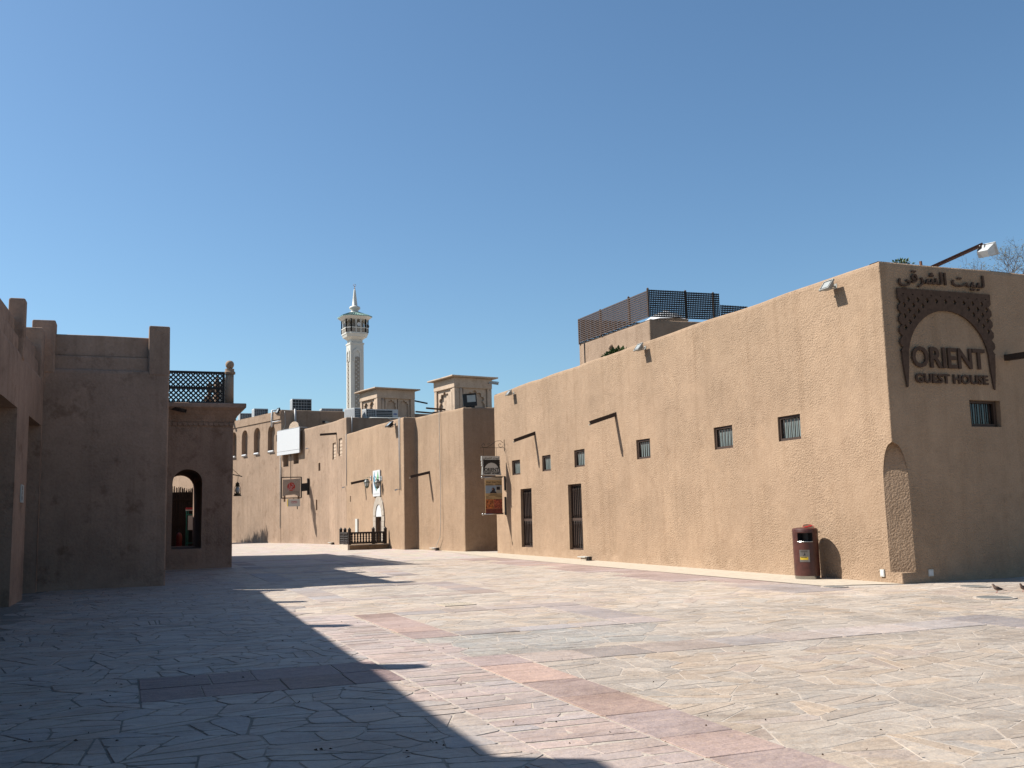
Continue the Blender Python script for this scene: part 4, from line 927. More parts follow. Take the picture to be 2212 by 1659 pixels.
obj('housing', MB().bar((20.45, 56.25, 9.50), (20.95, 56.0, 9.40), .15, .13), LAMPB, t); obj('visor', MB().bar((20.6, 56.2, 9.58), (20.98, 56.0, 9.5), .2, .02), LAMPB, t); obj('bracket', MB().bar((20.5, 56.6, 9.5), (20.5, 56.2, 9.5), .04), BLACK, t)
# ================================================================== TALLER HOUSE with carved vents
uh = thing('tall_house', 'taller plastered house with carved vents and a dark spout high on its street wall', 'building', (11.65, 61.2, 0))
up_ = [(9.82, 68.8), (10.81, 65.5), (11.65, 61.2), (11.822, 56.9), (21, 56.9), (21, 68.8)]
L1 = hypot(.84, 4.3); L2 = hypot(.172, 4.3); L0 = hypot(.99, 3.3)
hu = {0: [(.35, 1.15, 5.1, 6.15, .3), (1.9, 2.7, 5.2, 6.15, .3), (.45, .72, 2.75, 3.35, .35), (2.55, 2.85, 2.8, 3.4, .35)],
      1: [(2.6, 2.92, 4.55, 5.05, .18), (2.15, 2.4, 2.1, 2.75, .35)], 2: [(.9, 1.75, 5.1, 6.1, .2), (2.45, 3.3, 5.2, 6.25, .2)]}
obj('wall', shell(up_, [7.0, 7.42, 7.45, 7.34, 7.3, 7.2], holes=hu), SMOOTH, uh); obj('roof', roof(up_, 6.9), ROOFM, uh)
def face_map(A, B):
    A = Vector((*A, 0)); B = Vector((*B, 0)); d = (B - A).normalized(); nn = Vector((d.y, -d.x, 0)); return lambda a, o, z: A + d * a + nn * o + Vector((0, 0, z))
f0, f1, f2 = face_map(up_[0], up_[1]), face_map(up_[1], up_[2]), face_map(up_[2], up_[3])
for s0, s1, z0, z1 in ((.9, 1.75, 5.1, 6.1), (2.45, 3.3, 5.2, 6.25)):
    hl = []; w_ = s1 - s0; hh = z1 - z0
    for i in range(4):
        for j in range(5): cx_, cz_ = w_ * (i + .5) / 4, hh * (j + .5) / 5; hl.append([(cx_ - .065, cz_), (cx_, cz_ - .07), (cx_ + .065, cz_), (cx_, cz_ + .07)])
    obj('carved_vent', holed([(0, 0), (w_, 0), (w_, hh), (0, hh)], hl, lambda x, z, d, s0=s0, z0=z0: f2(s0 + x, -.13 + d, z0 + z), .06), PALE, uh)
obj('window_panel', MB().box((0, 0, 0), (0, 0, 0)).prism([(2.62, 4.57), (2.9, 4.57), (2.9, 5.03), (2.62, 5.03)], lambda x, z, d: f1(x, -.15 + d, z), .03), BROWN, uh)
q = f2(1.9, 0, 6.55); spout(uh, q, (-.95, 0, 0), (0, .2, 0), .05, .14, False)
q = f1(.9, .0, 6.35)
camera_box(f1(.9, .02, 6.1), 'small security camera high on the taller house near the blank white board')
# blank white board
bb_ = thing('white_board', 'big blank white board fixed across the wall of the taller house', 'signboard', f0(0, .1, 5.9))
obj('panel', MB().prism([(-.05, 6.12), (3.35, 6.12), (3.35, 7.52), (-.05, 7.52)], lambda x, z, d: f0(x, .22 + d, z), .06), BOARD, bb_); obj('lower_panel', MB().prism([(-.05, 5.88), (3.35, 5.88), (3.35, 6.10), (-.05, 6.10)], lambda x, z, d: f0(x, .20 + d, z), .08), BOARD, bb_)
obj('top_ledge', MB().prism([(-.05, 7.53), (3.35, 7.53), (3.35, 7.58), (-.05, 7.58)], lambda x, z, d: f0(x, -.3 + d, z), .55), PVC, bb_)
fan = []; 
obj('fan_vent', holed([(1.75 * 0 + 1.0 + .75 * cos(pi * i / 12), .45 * sin(pi * i / 12)) for i in range(13)], [[(1.0 + r * cos(a) - .03, r * .6 * sin(a)), (1.0 + r * cos(a), r * .6 * sin(a) - .03), (1.0 + r * cos(a) + .03, r * .6 * sin(a)), (1.0 + r * cos(a), r * .6 * sin(a) + .03)] for r in (.3, .5, .65) for a in [pi * (k + .5) / 7 for k in range(7)]], lambda x, z, d: f0(x + .9, -.02 - d, 7.6 + z), .05), PALE, uh)
# framed shop sign, sticking out
t = thing('framed_sign', 'square cloth sign with a red round emblem, stretched in a black steel frame', 'sign', (10.6, 64.6, 3))
def fm(x, z, d): return (9.25 + x * .92, 64.62 - d - x * .04, 2.92 + z)
obj('frame', MB().bar(fm(0, 0, 0), fm(0, 1.32, 0), .07).bar(fm(1.36, 0, 0), fm(1.36, 1.32, 0), .07).bar(fm(0, 0, 0), fm(1.36, 0, 0), .06).bar(fm(0, 1.32, 0), fm(1.36, 1.32, 0), .06), IRON, t)
obj('cloth', MB().prism([(.08, .15), (.9, .22), (1.28, .08), (1.3, 1.24), (.1, 1.16)], fm, .01), flat('sign_cloth', (.50, .40, .32), .9), t)
obj('emblem', MB().prism([(.67 + .27 * cos(a), .72 + .27 * sin(a)) for a in [2 * pi * i / 28 for i in range(28)]], lambda x, z, d: fm(x, z, .012 + d), .004), REDP, t)
for pts in ([(.52, .95), (.55, .75), (.52, .62), (.44, .58)], [(.62, .78), (.72, .68), (.82, .74), (.76, .88), (.66, .90)], [(.46, .52), (.62, .56), (.8, .52), (.88, .62)], [(.60, .66), (.66, .60), (.74, .64)]):
    obj('emblem_stroke', MB().tube([fm(x, z, .018) for x, z in pts], .008, 5), BOARD, t)
for k in range(2): obj('print_line', MB().prism([(.5, .30 + .08 * k), (1.2, .34 + .08 * k), (1.2, .352 + .08 * k), (.5, .312 + .08 * k)], lambda x, z, d: fm(x, z, .012 + d), .003), INK, t)
for a_, b_ in (((.1, .1), (1.28, 1.28)), ((1.28, .1), (1.1, .2))): obj('cord', MB().tube([fm(*a_, .03), fm(*b_, .03)], .008, 4), CABLE, t)
obj('wall_arm', MB().bar(fm(1.36, .66, 0), (10.95, 64.5, 3.62), .05, .50), IRON, t); obj('wall_plate', MB().bar((10.93, 64.5, 3.1), (10.93, 64.5, 4.15), .1, .14), IRON, t)
t = thing('box_sign', 'small white box sign with red MAKE lettering hanging under the framed sign', 'sign', (9.95, 64.2, 2.3))
def fm2(x, z, d): return (9.62 + x, 64.3 - d, 2.38 + z)
obj('box', MB().prism([(0, 0), (.74, 0), (.74, .46), (0, .46)], fm2, .12), PLATE, t); obj('edge', MB().prism([(-.045, 0), (-.002, 0), (-.002, .46), (-.045, .46)], fm2, .12), YEL, t)
obj('red_label', MB().prism([(.2, .2), (.56, .2), (.56, .33), (.2, .33)], lambda x, z, d: fm2(x, z, .121 + d), .003), REDP, t); obj('lettering', text_mesh('MAKE', .13, lambda x, y, d: fm2(.38 + x, .22 + y, .126 + d), .002, .003), BOARD, t)
obj('hanger', MB().bar((9.98, 64.24, 2.85), (9.98, 64.5, 2.95), .03).bar((10.2, 64.24, 2.2), (10.2, 64.24, 2.38), .05), IRON, t)

# ================================================================== ARCADED HOUSE (far end)
eh = thing('arcaded_house', 'tall far house with a row of blind arched niches under its parapet', 'building', (9.82, 68.84, 0))
ep = [(2.46, 92.2), (9.82, 68.84), (22, 68.84), (22, 92.2)]
Le = hypot(7.36, 23.36); ef = face_map(ep[0], ep[1])
nic = [(.95, 2.08), (3.36, 4.42), (5.47, 6.5), (7.45, 8.45), (9.45, 10.45), (11.4, 12.4)]
obj('wall', shell(ep, [8.6, 9.05, 8.85, 8.6], holes={0: [(Le - b, Le - a, 6.17, 8.12, .30, .52) for a, b in nic] + [(Le - .75, Le - .45, 6.9, 7.35, .3), (Le - 13, Le - 12.8, 3.6, 4.0, .4), (Le - 17, Le - 16.8, 3.7, 4.1, .4)]}), SMOOTH, eh)
obj('roof', roof(ep, 8.3), ROOFM, eh)
fb = MB(); c_ = [ef(a, o, z) for z in (8.42, 8.96) for a, o in ((Le - 16, 0.0), (Le - .05, 0.0), (Le - .05, .05), (Le - 16, .05))]; fb.add(c_, [(0, 1, 2, 3), (7, 6, 5, 4), (0, 4, 5, 1), (1, 5, 6, 2), (2, 6, 7, 3), (3, 7, 4, 0)]); obj('parapet_band', fb, SMOOTH, eh)
for i, (a, b) in enumerate(nic[:4]):
    t = thing('niche_lamp', 'white tube lamp on the sill of the %s' % ['arched niche closest to the white board', 'second arched niche from the white board', 'third arched niche from the white board', 'half hidden arched niche'][i], 'lamp', ef(Le - (a + b) / 2, 0, 6.2), 'tube lamps in the niches')
    obj('tube', MB().tube([ef(Le - a - .1, .06, 6.27), ef(Le - b + .25, .06, 6.27)], .07, 8), BOARD, t); obj('base', MB().tube([ef(Le - a - .15, .0, 6.20), ef(Le - b + .3, .0, 6.20)], .03, 6), PVC, t)
def ac_unit(loc, label, w=.85, d=.35, h=.62, rz=0, logo=False, front='x'):
    t = thing('air_conditioner', label, 'air conditioner', loc, 'air conditioning units on the roofs'); T = Matrix.Translation(Vector(loc)) @ Matrix.Rotation(rz, 4, 'Z')
    obj('casing', MB().box((-w / 2, -d / 2, .05), (w / 2, d / 2, h), T), WHITE, t); obj('feet', MB().box((-w / 2 + .05, -d / 2, 0), (-w / 2 + .1, d / 2, .05), T).box((w / 2 - .1, -d / 2, 0), (w / 2 - .05, d / 2, .05), T), BLACK, t)
    obj('grille', MB().box((-w / 2 + .04, -d / 2 - .006, .12), (w / 2 - (.34 if logo else .04), -d / 2 - .001, h - .07), T), BLACK, t)
    for k in range(4): obj('grille_bar', MB().box((-w / 2 + .04, -d / 2 - .016, .16 + k * (h - .25) / 4), (w / 2 - (.34 if logo else .04), -d / 2 - .007, .18 + k * (h - .25) / 4), T), WHITE, t)
    for k in range(1, 6): obj('grille_bar', MB().box((-w / 2 + .04 + k * (w - .1) / 6.5, -d / 2 - .012, .12), (-w / 2 + .055 + k * (w - .1) / 6.5, -d / 2 - .007, h - .07), T), WHITE, t) if not logo else None
    obj('side_grille', MB().box((-w / 2 - .006, -d / 2 + .05, .14), (-w / 2 - .001, d / 2 - .05, h - .08), T), PVC, t)
    if logo:
        obj('emblem', MB().prism([(w / 2 - .17 + .13 * cos(a), h * .55 + .05 * sin(a)) for a in [2 * pi * i / 20 for i in range(20)]], lambda x, z, dd: T @ Vector((x, -d / 2 - .002 - dd, z)), .004), flat('emblem_blue', (.02, .08, .35), .5), t)
        obj('emblem_text', text_mesh('Carrier', .07, lambda x, y, dd: T @ Vector((w / 2 - .17 + x, -d / 2 - .008 - dd, h * .55 - .02 + y)), .002), BOARD, t)
    return t
ac_unit((8.15, 75.6, 8.85), 'small air conditioner farthest along the arcaded house roof', .9, .7, .6, .1); ac_unit((8.95, 73.4, 8.88), 'air conditioner on the arcaded house roof, second from the far end', 1.0, .8, .68, .1)
ac_unit((11.3, 69.8, 8.86), 'tallest air conditioner, beside the grey pipe on the arcaded house', 1.35, .8, 1.02, .05); ac_unit((13.4, 69.6, 8.8), 'flat half hidden air conditioner on the arcaded house roof', 1.5, .8, .42, .0)
ac_unit((12.35, 57.6, 7.28), 'air conditioner seen side on at the street end of the taller house roof', .5, .9, .66, .5); ac_unit((13.35, 57.4, 7.26), 'air conditioner with a black grille, in the middle of the taller house roof', .8, .5, .62, .25)
ac_unit((14.3, 57.35, 7.25), 'wide air conditioner with an oval blue emblem on the taller house roof', 1.35, .4, .62, 0, True)
floodlight(ef(Le - .4, -.3, 9.0), 'black floodlight on the street corner of the arcaded house roof', 'black floodlights', BLACK, .2, .4, 1.4)
t = thing('roof_camera', 'dark camera at the far end of the arcaded house parapet', 'camera', ef(Le - 7.9, .1, 8.95), None); v = ef(Le - 7.9, .1, 9.0); obj('body', MB().bar(v + Vector((-.4, 0, -.1)), v + Vector((.2, .1, .1)), .2, .18), BLACK, t); obj('mount', MB().bar(v - Vector((0, 0, .2)), v, .06), BLACK, t)
t = thing('soffit_camera', 'long beige camera on the shaded upper wall of the arcaded house', 'camera', (12.9, 68.7, 8.15), None)
obj('body', MB().bar((12.75, 68.72, 8.22), (13.5, 68.35, 8.0), .16, .15), CONC, t); obj('mount', MB().bar((12.7, 68.84, 8.22), (12.75, 68.6, 8.22), .12), BLACK, t)
conduit('cable_pipe', 'thick pale pipe down the street face of the arcaded house', [ef(Le - 1.0, -.4, 9.15), ef(Le - 1.25, .09, 9.1), ef(Le - 1.3, .09, 7.95)], .07, BOARD)
conduit('cable_pipe', 'short cross pipe under the parapet of the arcaded house', [ef(Le - 1.2, .08, 8.3), ef(Le - .02, .08, 8.28)], .03, BOARD)
conduit('cable_pipe', 'thick grey pipe from the roof to the blank white board', [(10.75, 68.74, 9.1), (10.78, 68.7, 7.7)], .08, PVC)
conduit('cable_pipe', 'thin cable looping down the shaded wall beside the thick grey pipe', [(10.05, 68.8, 8.95), (10.1, 68.8, 8.0), (9.95, 68.78, 7.7)], .018, CABLE)
conduit('cable_pipe', 'long thin bluish pipe down the joint between the arcaded and taller houses', [ef(Le + .02, .06, 5.9), ef(Le + .02, .06, 1.0)], .022, PVC)
conduit('cable_pipe', 'dark thin pipe dropping to the framed sign', [f0(.25, .06, 5.1), f0(.25, .06, 3.0)], .02, BEAM); conduit('cable_pipe', 'second dark pipe dropping behind the framed sign', [f0(1.6, .06, 6.1), f0(1.6, .06, 3.9)], .02, BEAM)
conduit('roof_pipe', 'pale pipe bent over the shaded parapet between the two roofs', [(13.2, 56.85, 7.33), (16.4, 56.82, 7.33), (16.45, 56.8, 7.28)], .03, PLATE)
conduit('roof_pipe', 'upright grey cable on the shaded parapet at the step', [(12.15, 56.86, 7.4), (12.15, 56.86, 6.3)], .03, PVC); conduit('roof_pipe', 'bent pale cable on the middle of the shaded parapet', [(14.3, 56.85, 7.3), (14.6, 56.85, 7.2), (14.62, 56.85, 6.3)], .025, PLATE)

# ================================================================== MINARET
MX, MY = 150 * sin(YAW - radians(9.05)), 150 * cos(YAW - radians(9.05))
mi = thing('minaret', 'tall cream minaret with a green tiled cap and white spire', 'minaret', (MX, MY, 0))
RZ = Matrix.Translation((MX, MY, 0)) @ Matrix.Rotation(radians(6.1), 4, 'Z')
def msq(w, z0, z1, w2=None, mat=MARBLE, name='shaft', ch_=0):
    w2 = w2 or w; mb = MB(); vs = []
    for ww, z in ((w, z0), (w2, z1)):
        h_ = ww / 2; c = ch_ * ww
        vs += [RZ @ Vector((x, y, z)) for x, y in ((-h_ + c, -h_), (h_ - c, -h_), (h_, -h_ + c), (h_, h_ - c), (h_ - c, h_), (-h_ + c, h_), (-h_, h_ - c), (-h_, -h_ + c))]
    mb.add(vs, [(i, (i + 1) % 8, (i + 1) % 8 + 8, i + 8) for i in range(8)] + [tuple(range(8))[::-1], tuple(range(8, 16))]); return obj(name, mb, mat, mi)
def MZ(v): return 1.5 + (1117.5 - v) * 150 / CF * 1.0
def vz(zv): return MZ((1080 + zv / 2.765) / 1.8228)     # from rows of the enlarged photograph
w0 = 2.08
msq(w0, 0, vz(770), ch_=.03); msq(w0 + .12, vz(770), vz(752), name='collar'); msq(w0 * .9, vz(752), vz(715), ch_=.05, name='neck')
msq(w0 * .98, vz(716), vz(690), 2.9, ch_=.15, name='corbel'); msq(3.1, vz(690), vz(655), 3.4, ch_=.17, name='corbel')
BW = 3.45; msq(BW, vz(660), vz(642), ch_=.17, name='gallery_floor'); msq(BW + .1, vz(600), vz(588), ch_=.17, name='gallery_rail')
def ring8(w, c): h_ = w / 2; c *= w; return [Vector(p) for p in ((-h_ + c, -h_), (h_ - c, -h_), (h_, -h_ + c), (h_, h_ - c), (h_ - c, h_), (-h_ + c, h_), (-h_, h_ - c), (-h_, -h_ + c))]
R8 = ring8(BW - .05, .17)
for i in range(8):
    a, b = R8[i], R8[(i + 1) % 8]; nb_ = 3 if (b - a).length > 1.3 and abs((b - a).x * (b - a).y) < .01 else 1
    nb_ = 3 if i % 2 == 0 else 1
    for k in range(nb_ + 1):
        p = a + (b - a) * k / nb_; obj('column', MB().bar(RZ @ Vector((*p, vz(642))), RZ @ Vector((*p, vz(485))), .16), MARBLE, mi)
    for k in range(nb_):
        p, q = a + (b - a) * (k + .12) / nb_, a + (b - a) * (k + .88) / nb_
        obj('gallery_panel', MB().bar(RZ @ Vector((*p, vz(620))), RZ @ Vector((*q, vz(620))), .05, abs(vz(604) - vz(640))), MARB2, mi)
        d_ = (q - p); L_ = d_.length; d_.normalize(); nn = Vector((d_.y, -d_.x)); H0, H1 = vz(525), vz(485)
        pts = [(0, H1), (0, H0)] + [(L_ / 2 - L_ * .42 * cos(pi * j / 8), H0 + (H1 - H0) * .72 * sin(pi * j / 8) ** .7) for j in range(9)] + [(L_, H0), (L_, H1)]
        obj('gallery_arch', MB().prism(pts, lambda x, z, dd, p=p, d_=d_, nn=nn: RZ @ Vector((*(p + d_ * x - nn * dd * .1), z)), .8), MARBLE, mi)
msq(BW * .62, vz(642), vz(485), ch_=.2, mat=MARB2, name='gallery_core'); msq(BW, vz(490), vz(482), ch_=.17, name='eave_beam')
msq(3.6, vz(500), vz(470), 4.55, ch_=.2, name='eave'); msq(4.6, vz(470), vz(463), ch_=.2, mat=TILE, name='tiled_edge')
msq(4.55, vz(463), vz(418), 1.7, ch_=.2, mat=TILE, name='tiled_cap')
tr = MB(); Ra, Rb = ring8(4.57, .2), ring8(1.7, .2)
for i in range(8):
    for k in range(7):
        a = Ra[i].lerp(Ra[(i + 1) % 8], k / 7); b = Rb[i].lerp(Rb[(i + 1) % 8], k / 7); tr.tube([RZ @ Vector((*a, vz(464) + .03)), RZ @ Vector((*b, vz(418) + .03))], .07, 5)
obj('tile_ridges', tr, TILE, mi, kind='stuff')
cc = RZ @ Vector((0, 0, 0)); k_ = 150 / CF / 1.8228 / 2.765
prof = [(66, 418), (66, 408), (45, 402), (36, 385), (58, 368), (61, 355), (56, 345), (34, 335), (29, 330), (20, 240), (11, 160), (7, 148), (3, 140)]
obj('spire', MB().lathe([(r * k_, vz(z)) for r, z in prof], 20, (cc.x, cc.y, 0)), MARBLE, mi, smooth=True)
obj('finial', MB().lathe([(.02, vz(142)), (.16, vz(136)), (.02, vz(128)), (.05, vz(120)), (.09, vz(110))], 8, (cc.x, cc.y, 0)).tube([(cc.x - .1, cc.y, vz(112)), (cc.x - .22, cc.y, vz(100)), (cc.x - .05, cc.y, vz(88))], .04, 5).tube([(cc.x + .1, cc.y, vz(112)), (cc.x + .2, cc.y, vz(100)), (cc.x + .05, cc.y, vz(88))], .04, 5), flat('pink_finial', (.55, .42, .38), .5), mi)
for fx, fy, ang in ((0, -1, 0), (-1, 0, -90), (1, 0, 90)):
    F = RZ @ Matrix.Rotation(radians(ang), 4, 'Z')
    hl = []; w_ = .74; H_ = vz(915) - 18
    for j in range(int(H_ / .62)):
        for i in range(2): x = .21 + i * .33; z = .3 + j * .62 + (.31 if i else 0); hl.append([(x + .13 * cos(a), z + .13 * sin(a)) for a in [2 * pi * q_ / 8 for q_ in range(8)]])
    hl = [h for h in hl if max(p[1] for p in h) < H_ - .1]
    obj('carved_screen', holed([(0, 0), (w_, 0), (w_, H_), (w_ / 2, H_ + .15), (0, H_)], hl, lambda x, z, d: F @ Vector((x - .37, -w0 / 2 - .03 - d, 18 + z)), .04), MARB2, mi)
    fr_ = MB().prism([(-.72, 0), (-.46, 0), (-.46, 1.25), (0, 1.65), (.46, 1.25), (.46, 0), (.72, 0), (.72, 1.6), (0, 2.1), (-.72, 1.6)], lambda x, z, d: F @ Vector((x * .85, -w0 / 2 - .08 - d + .1, vz(950) + z - .1)), .14); obj('screen_hood', fr_, MARBLE, mi)
for i, (ax_, ay_) in enumerate(((-.0, -1), (-1, -.2), (1, -.3))): p = RZ @ Vector((ax_ * 1.75, ay_ * 1.75, vz(563))); obj('loudspeaker', MB().lathe([(.08, 0), (.28, .3), (.30, .32), (.1, .25)], 10, T=Matrix.Translation(p) @ Matrix.Rotation(radians(90), 4, 'X')), WHITE, mi)

# ================================================================== LEFT WING (arcade along the square)
lw = thing('arcade_wing', 'shaded arcade wing with deep openings and pilastered stepped parapet', 'building', (-2, 22, 0))
lp = [(-2, -8), (-2, 25.9), (-9, 25.9), (-9, -8)]
ops = [(18.3, 21.5), (13.5, 16.6), (9.1, 12.2), (4.6, 7.8), (.2, 3.3), (-4.4, -1.3)]
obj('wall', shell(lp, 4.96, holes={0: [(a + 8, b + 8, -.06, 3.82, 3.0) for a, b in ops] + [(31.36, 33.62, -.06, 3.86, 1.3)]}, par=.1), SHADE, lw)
obj('roof', roof(lp, 4.9), ROOFM, lw)
for a, b in ((-8, 25.8),): obj('parapet_lower', MB().wbox((-2.6, a, 4.9), (-2.07, b, 5.31), 1.2, .03, .014), SHADE, lw); obj('parapet_upper', MB().wbox((-2.55, a, 5.3), (-2.15, b, 5.68), 1.2, .04, .02), SHADE, lw)
for y in (22.05, 17.42, 13.1, 8.72, 4.4, 0, -4.4): obj('merlon', MB().wbox((-2.28, y - .15, 4.85), (-1.97, y + .15, 6.1), .5, .04, .014), SHADE, lw)
obj('merlon', MB().wbox((-2.6, 25.25, 4.85), (-1.99, 25.7, 6.12), .5, .04, .014), SHADE, lw)
for i, z in enumerate((3.1, 2.55, 1.95, 1.2)): obj('plaster_crack', MB().tube([(-4.985, 19 + .4 * k, z + .12 * noise.noise(Vector((k, i, 0)))) for k in range(9)], .03, 4), VOID, lw)
t = thing('number_plate', 'white number plate on the arcade pillar', 'sign', (-1.98, 22.6, 2.2))
obj('plate', MB().box((-1.985, 22.42, 2.0), (-1.955, 22.86, 2.36)), PLATE, t)
for k, c_ in enumerate('B40'): obj('letter', text_mesh(c_, .12, lambda x, y, d, k=k: (-1.954 + d, 22.52 + x, 2.25 - k * .1 + y), .003, .004), INK, t)
lw.rotation_euler = (0, 0, -radians(1.95))
# ================================================================== SQUARE TOWER
tw = thing('square_tower', 'square shaded tower block with square corner merlons and a stepped parapet', 'building', (.95, 26, 0))
tp = [(-2.18, 26), (.95, 26), (.95, 34.58), (-6, 34.58), (-6, 27)]
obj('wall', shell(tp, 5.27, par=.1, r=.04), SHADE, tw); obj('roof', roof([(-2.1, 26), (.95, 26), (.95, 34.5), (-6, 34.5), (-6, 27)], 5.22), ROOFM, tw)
obj('parapet_lower', MB().wbox((-1.7, 26.075, 5.2), (.5, 26.5, 5.61), .8, .025, .012), SHADE, tw); obj('parapet_upper', MB().wbox((-1.7, 26.15, 5.6), (.5, 26.5, 6.14), .8, .04, .022), SHADE, tw)
obj('merlon', MB().wbox((.46, 25.985, 5.15), (.96, 26.5, 6.42), .5, .035, .014), SHADE, tw); obj('merlon', MB().wbox((-2.18, 25.985, 5.15), (-1.66, 26.5, 6.45), .5, .035, .014), SHADE, tw)
obj('parapet_lower', MB().wbox((.5, 26.5, 5.2), (.885, 34.5, 5.61), 1, .025, .012), SHADE, tw); obj('parapet_upper', MB().wbox((.5, 26.5, 5.6), (.81, 34.5, 6.14), 1, .04, .02), SHADE, tw)
for y in (28.5, 31.4, 34.3): obj('merlon', MB().wbox((.45, y - .22, 5.15), (.96, y + .22, 6.42), .5, .035, .014), SHADE, tw)
# ================================================================== BALCONY HOUSE with the arched opening
bh = thing('lattice_house', 'shaded house with an arched opening and lattice balustrade on its flared cornice', 'building', (3.35, 34.6, 0))
bp = [(-3, 34.6), (3.35, 34.6), (3.35, 39.2), (-3, 39.2)]
aw = (1.43, 2.37)
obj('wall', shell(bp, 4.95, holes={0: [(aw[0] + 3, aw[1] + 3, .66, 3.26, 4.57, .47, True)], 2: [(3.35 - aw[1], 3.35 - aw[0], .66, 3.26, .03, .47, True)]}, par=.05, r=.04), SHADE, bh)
prof = [(.0, 4.80), (.035, 4.86), (.06, 4.93), (.13, 5.06), (.24, 5.2), (.37, 5.30), (.38, 5.32), (.38, 5.43), (.36, 5.45), (-.5, 5.45)]
def sweep(path, prof, mat, par, name):
    mb = MB(); N = len(path); rows = []
    for i, p in enumerate(path):
        p = Vector(p); dirs = []
        if i: dirs.append((p - Vector(path[i - 1])).normalized())
        if i < N - 1: dirs.append((Vector(path[i + 1]) - p).normalized())
        n1 = [Vector((d.y, -d.x)) for d in dirs]; nn = sum(n1, Vector((0, 0))).normalized(); k = 1 / max(.3, nn.dot(n1[0]))
        rows.append([wob((p.x + nn.x * o * k, p.y + nn.y * o * k, z), .012) for o, z in prof])
    M = len(prof); mb.add([v for r in rows for v in r], [(i * M + j, (i + 1) * M + j, (i + 1) * M + j + 1, i * M + j + 1) for i in range(N - 1) for j in range(M - 1)]); return obj(name, mb, mat, par)
sweep([(-3, 34.6), (-1, 34.6), (.5, 34.6), (2, 34.6), (3.35, 34.6), (3.35, 37), (3.35, 39.2), (3.35, 41.5), (3.35, 44), (3.35, 46.7), (2.9, 46.7)], prof, SHADE, bh, 'cornice')
obj('roof', MB().box((-3, 34.9, 5.3), (3.1, 39.2, 5.44)), ROOFM, bh)
sc0 = None
for k in range(26):
    x = 3.28 - k * .165
    if x < .9: break
    if sc0 is None: sc0 = obj('scallop', MB().prism([(-.075, .06)] + [(.075 * cos(a), .055 * sin(a)) for a in [pi + pi * j / 6 for j in range(7)]] + [(.075, .06)], lambda xx, z, d: (x + xx, 34.585 - d, 4.76 + z), .05), SHADE, bh)
    else: dup(sc0, loc=Vector(sc0.location) + Vector((-.165 * k, 0, 0)), parent=bh)
spout(bh, (1.05, 34.6, 5.32), (.72, -.5, 0), (0, 0, 0), .22, .12, False)
cw = thing('courtyard_wall', 'long shaded wall behind the house with the arched opening', 'wall', (3.35, 43, 0))
obj('wall', shell([(2.95, 39.25), (3.35, 39.25), (3.35, 46.7), (2.95, 46.7)], 4.95, thick=.12, par=.05), SHADE, cw)
obj('coping', MB().wbox((2.9, 39.25, 4.95), (3.3, 46.65, 5.44), 1, .02, .01), SHADE, cw)
# lattice balustrade
lt = thing('lattice_balustrade', 'black diamond lattice balustrade on the cornice of the arched house', 'balustrade', (2, 34.72, 5.45))
LX0, LX1, LY = .99, 3.06, 34.74
for z, h_ in ((5.50, .08), (6.00, .09), (6.53, .08)): obj('rail', MB().box((LX0, LY - .035, z - h_ / 2), (LX1, LY + .035, z + h_ / 2)), BLACKW, lt)
for x in (LX1 - .04,): obj('stile', MB().box((x - .04, LY - .03, 5.54), (x + .04, LY + .03, 6.49)), BLACKW, lt)
for zl, zh in ((5.54, 5.955), (6.045, 6.49)):
    H = zh - zl; st = .158
    for dr in (1, -1):
        x = LX0 - H
        while x < LX1:
            pts = [(x, zl), (x + H, zh)] if dr == 1 else [(x, zh), (x + H, zl)]
            (xa, za), (xb, zb) = pts
            if xa < LX0: f_ = (LX0 - xa) / (xb - xa); za += (zb - za) * f_; xa = LX0
            if xb > LX1 - .08: f_ = (LX1 - .08 - xa) / (xb - xa) if xb > xa else 0; zb = za + (zb - za) * f_; xb = LX1 - .08
            if xb - xa > .03: obj('slat', MB().bar((xa, LY + dr * .012, za), (xb, LY + dr * .012, zb), .05, .018, upv=(0, 1, 0)), BLACKW, lt)
            x += st
def gate_post(x, y, label, s=1):
    t = thing('balustrade_post', label, 'post', (x, y, 5.45), 'round posts with ball finials')
    obj('shaft', MB().lathe([(.145, 5.44), (.14, 6.0), (.138, 6.50)], 16, (x, y, 0)), SMOOTH, t, smooth=True); obj('cap', MB().lathe([(.185, 6.50), (.19, 6.57), (.15, 6.60), (.15, 6.68), (.10, 6.69)], 16, (x, y, 0)), SMOOTH, t)
    obj('ball', MB().lathe([(.03, 6.69), (.09, 6.70), (.13, 6.76), (.145, 6.83), (.13, 6.90), (.08, 6.955), (.02, 6.97)], 14, (x, y, 0)), SMOOTH, t, smooth=True)
gate_post(3.22, 34.76, 'round plaster post with a ball finial, at the front corner of the lattice balustrade'); gate_post(3.22, 39.85, 'round post with a ball finial farther back behind the corner post'); gate_post(3.22, 44.7, 'rearmost round post with a ball finial on the courtyard wall')
for k, (a, b) in enumerate(((34.95, 39.7), (40.0, 44.55))):
    t = thing('side_lattice', ['black lattice running back from the corner post along the street side', 'black lattice between the two rear posts along the street side'][k], 'balustrade', (3.22, (a + b) / 2, 5.45))
    for z in (5.5, 6.0, 6.53): obj('rail', MB().box((3.19, a, z - .04), (3.25, b, z + .04)), BLACKW, t)
    sl = MB()
    for zl, zh in ((5.54, 5.955), (6.045, 6.49)):
        y = a
        while y < b - .4: sl.bar((3.21, y, zl), (3.21, y + zh - zl, zh), .05, .018, upv=(1, 0, 0)).bar((3.23, y, zh), (3.23, y + zh - zl, zl), .05, .018, upv=(1, 0, 0)); y += .158
    obj('lattice_panel', sl, BLACKW, t, kind='stuff')
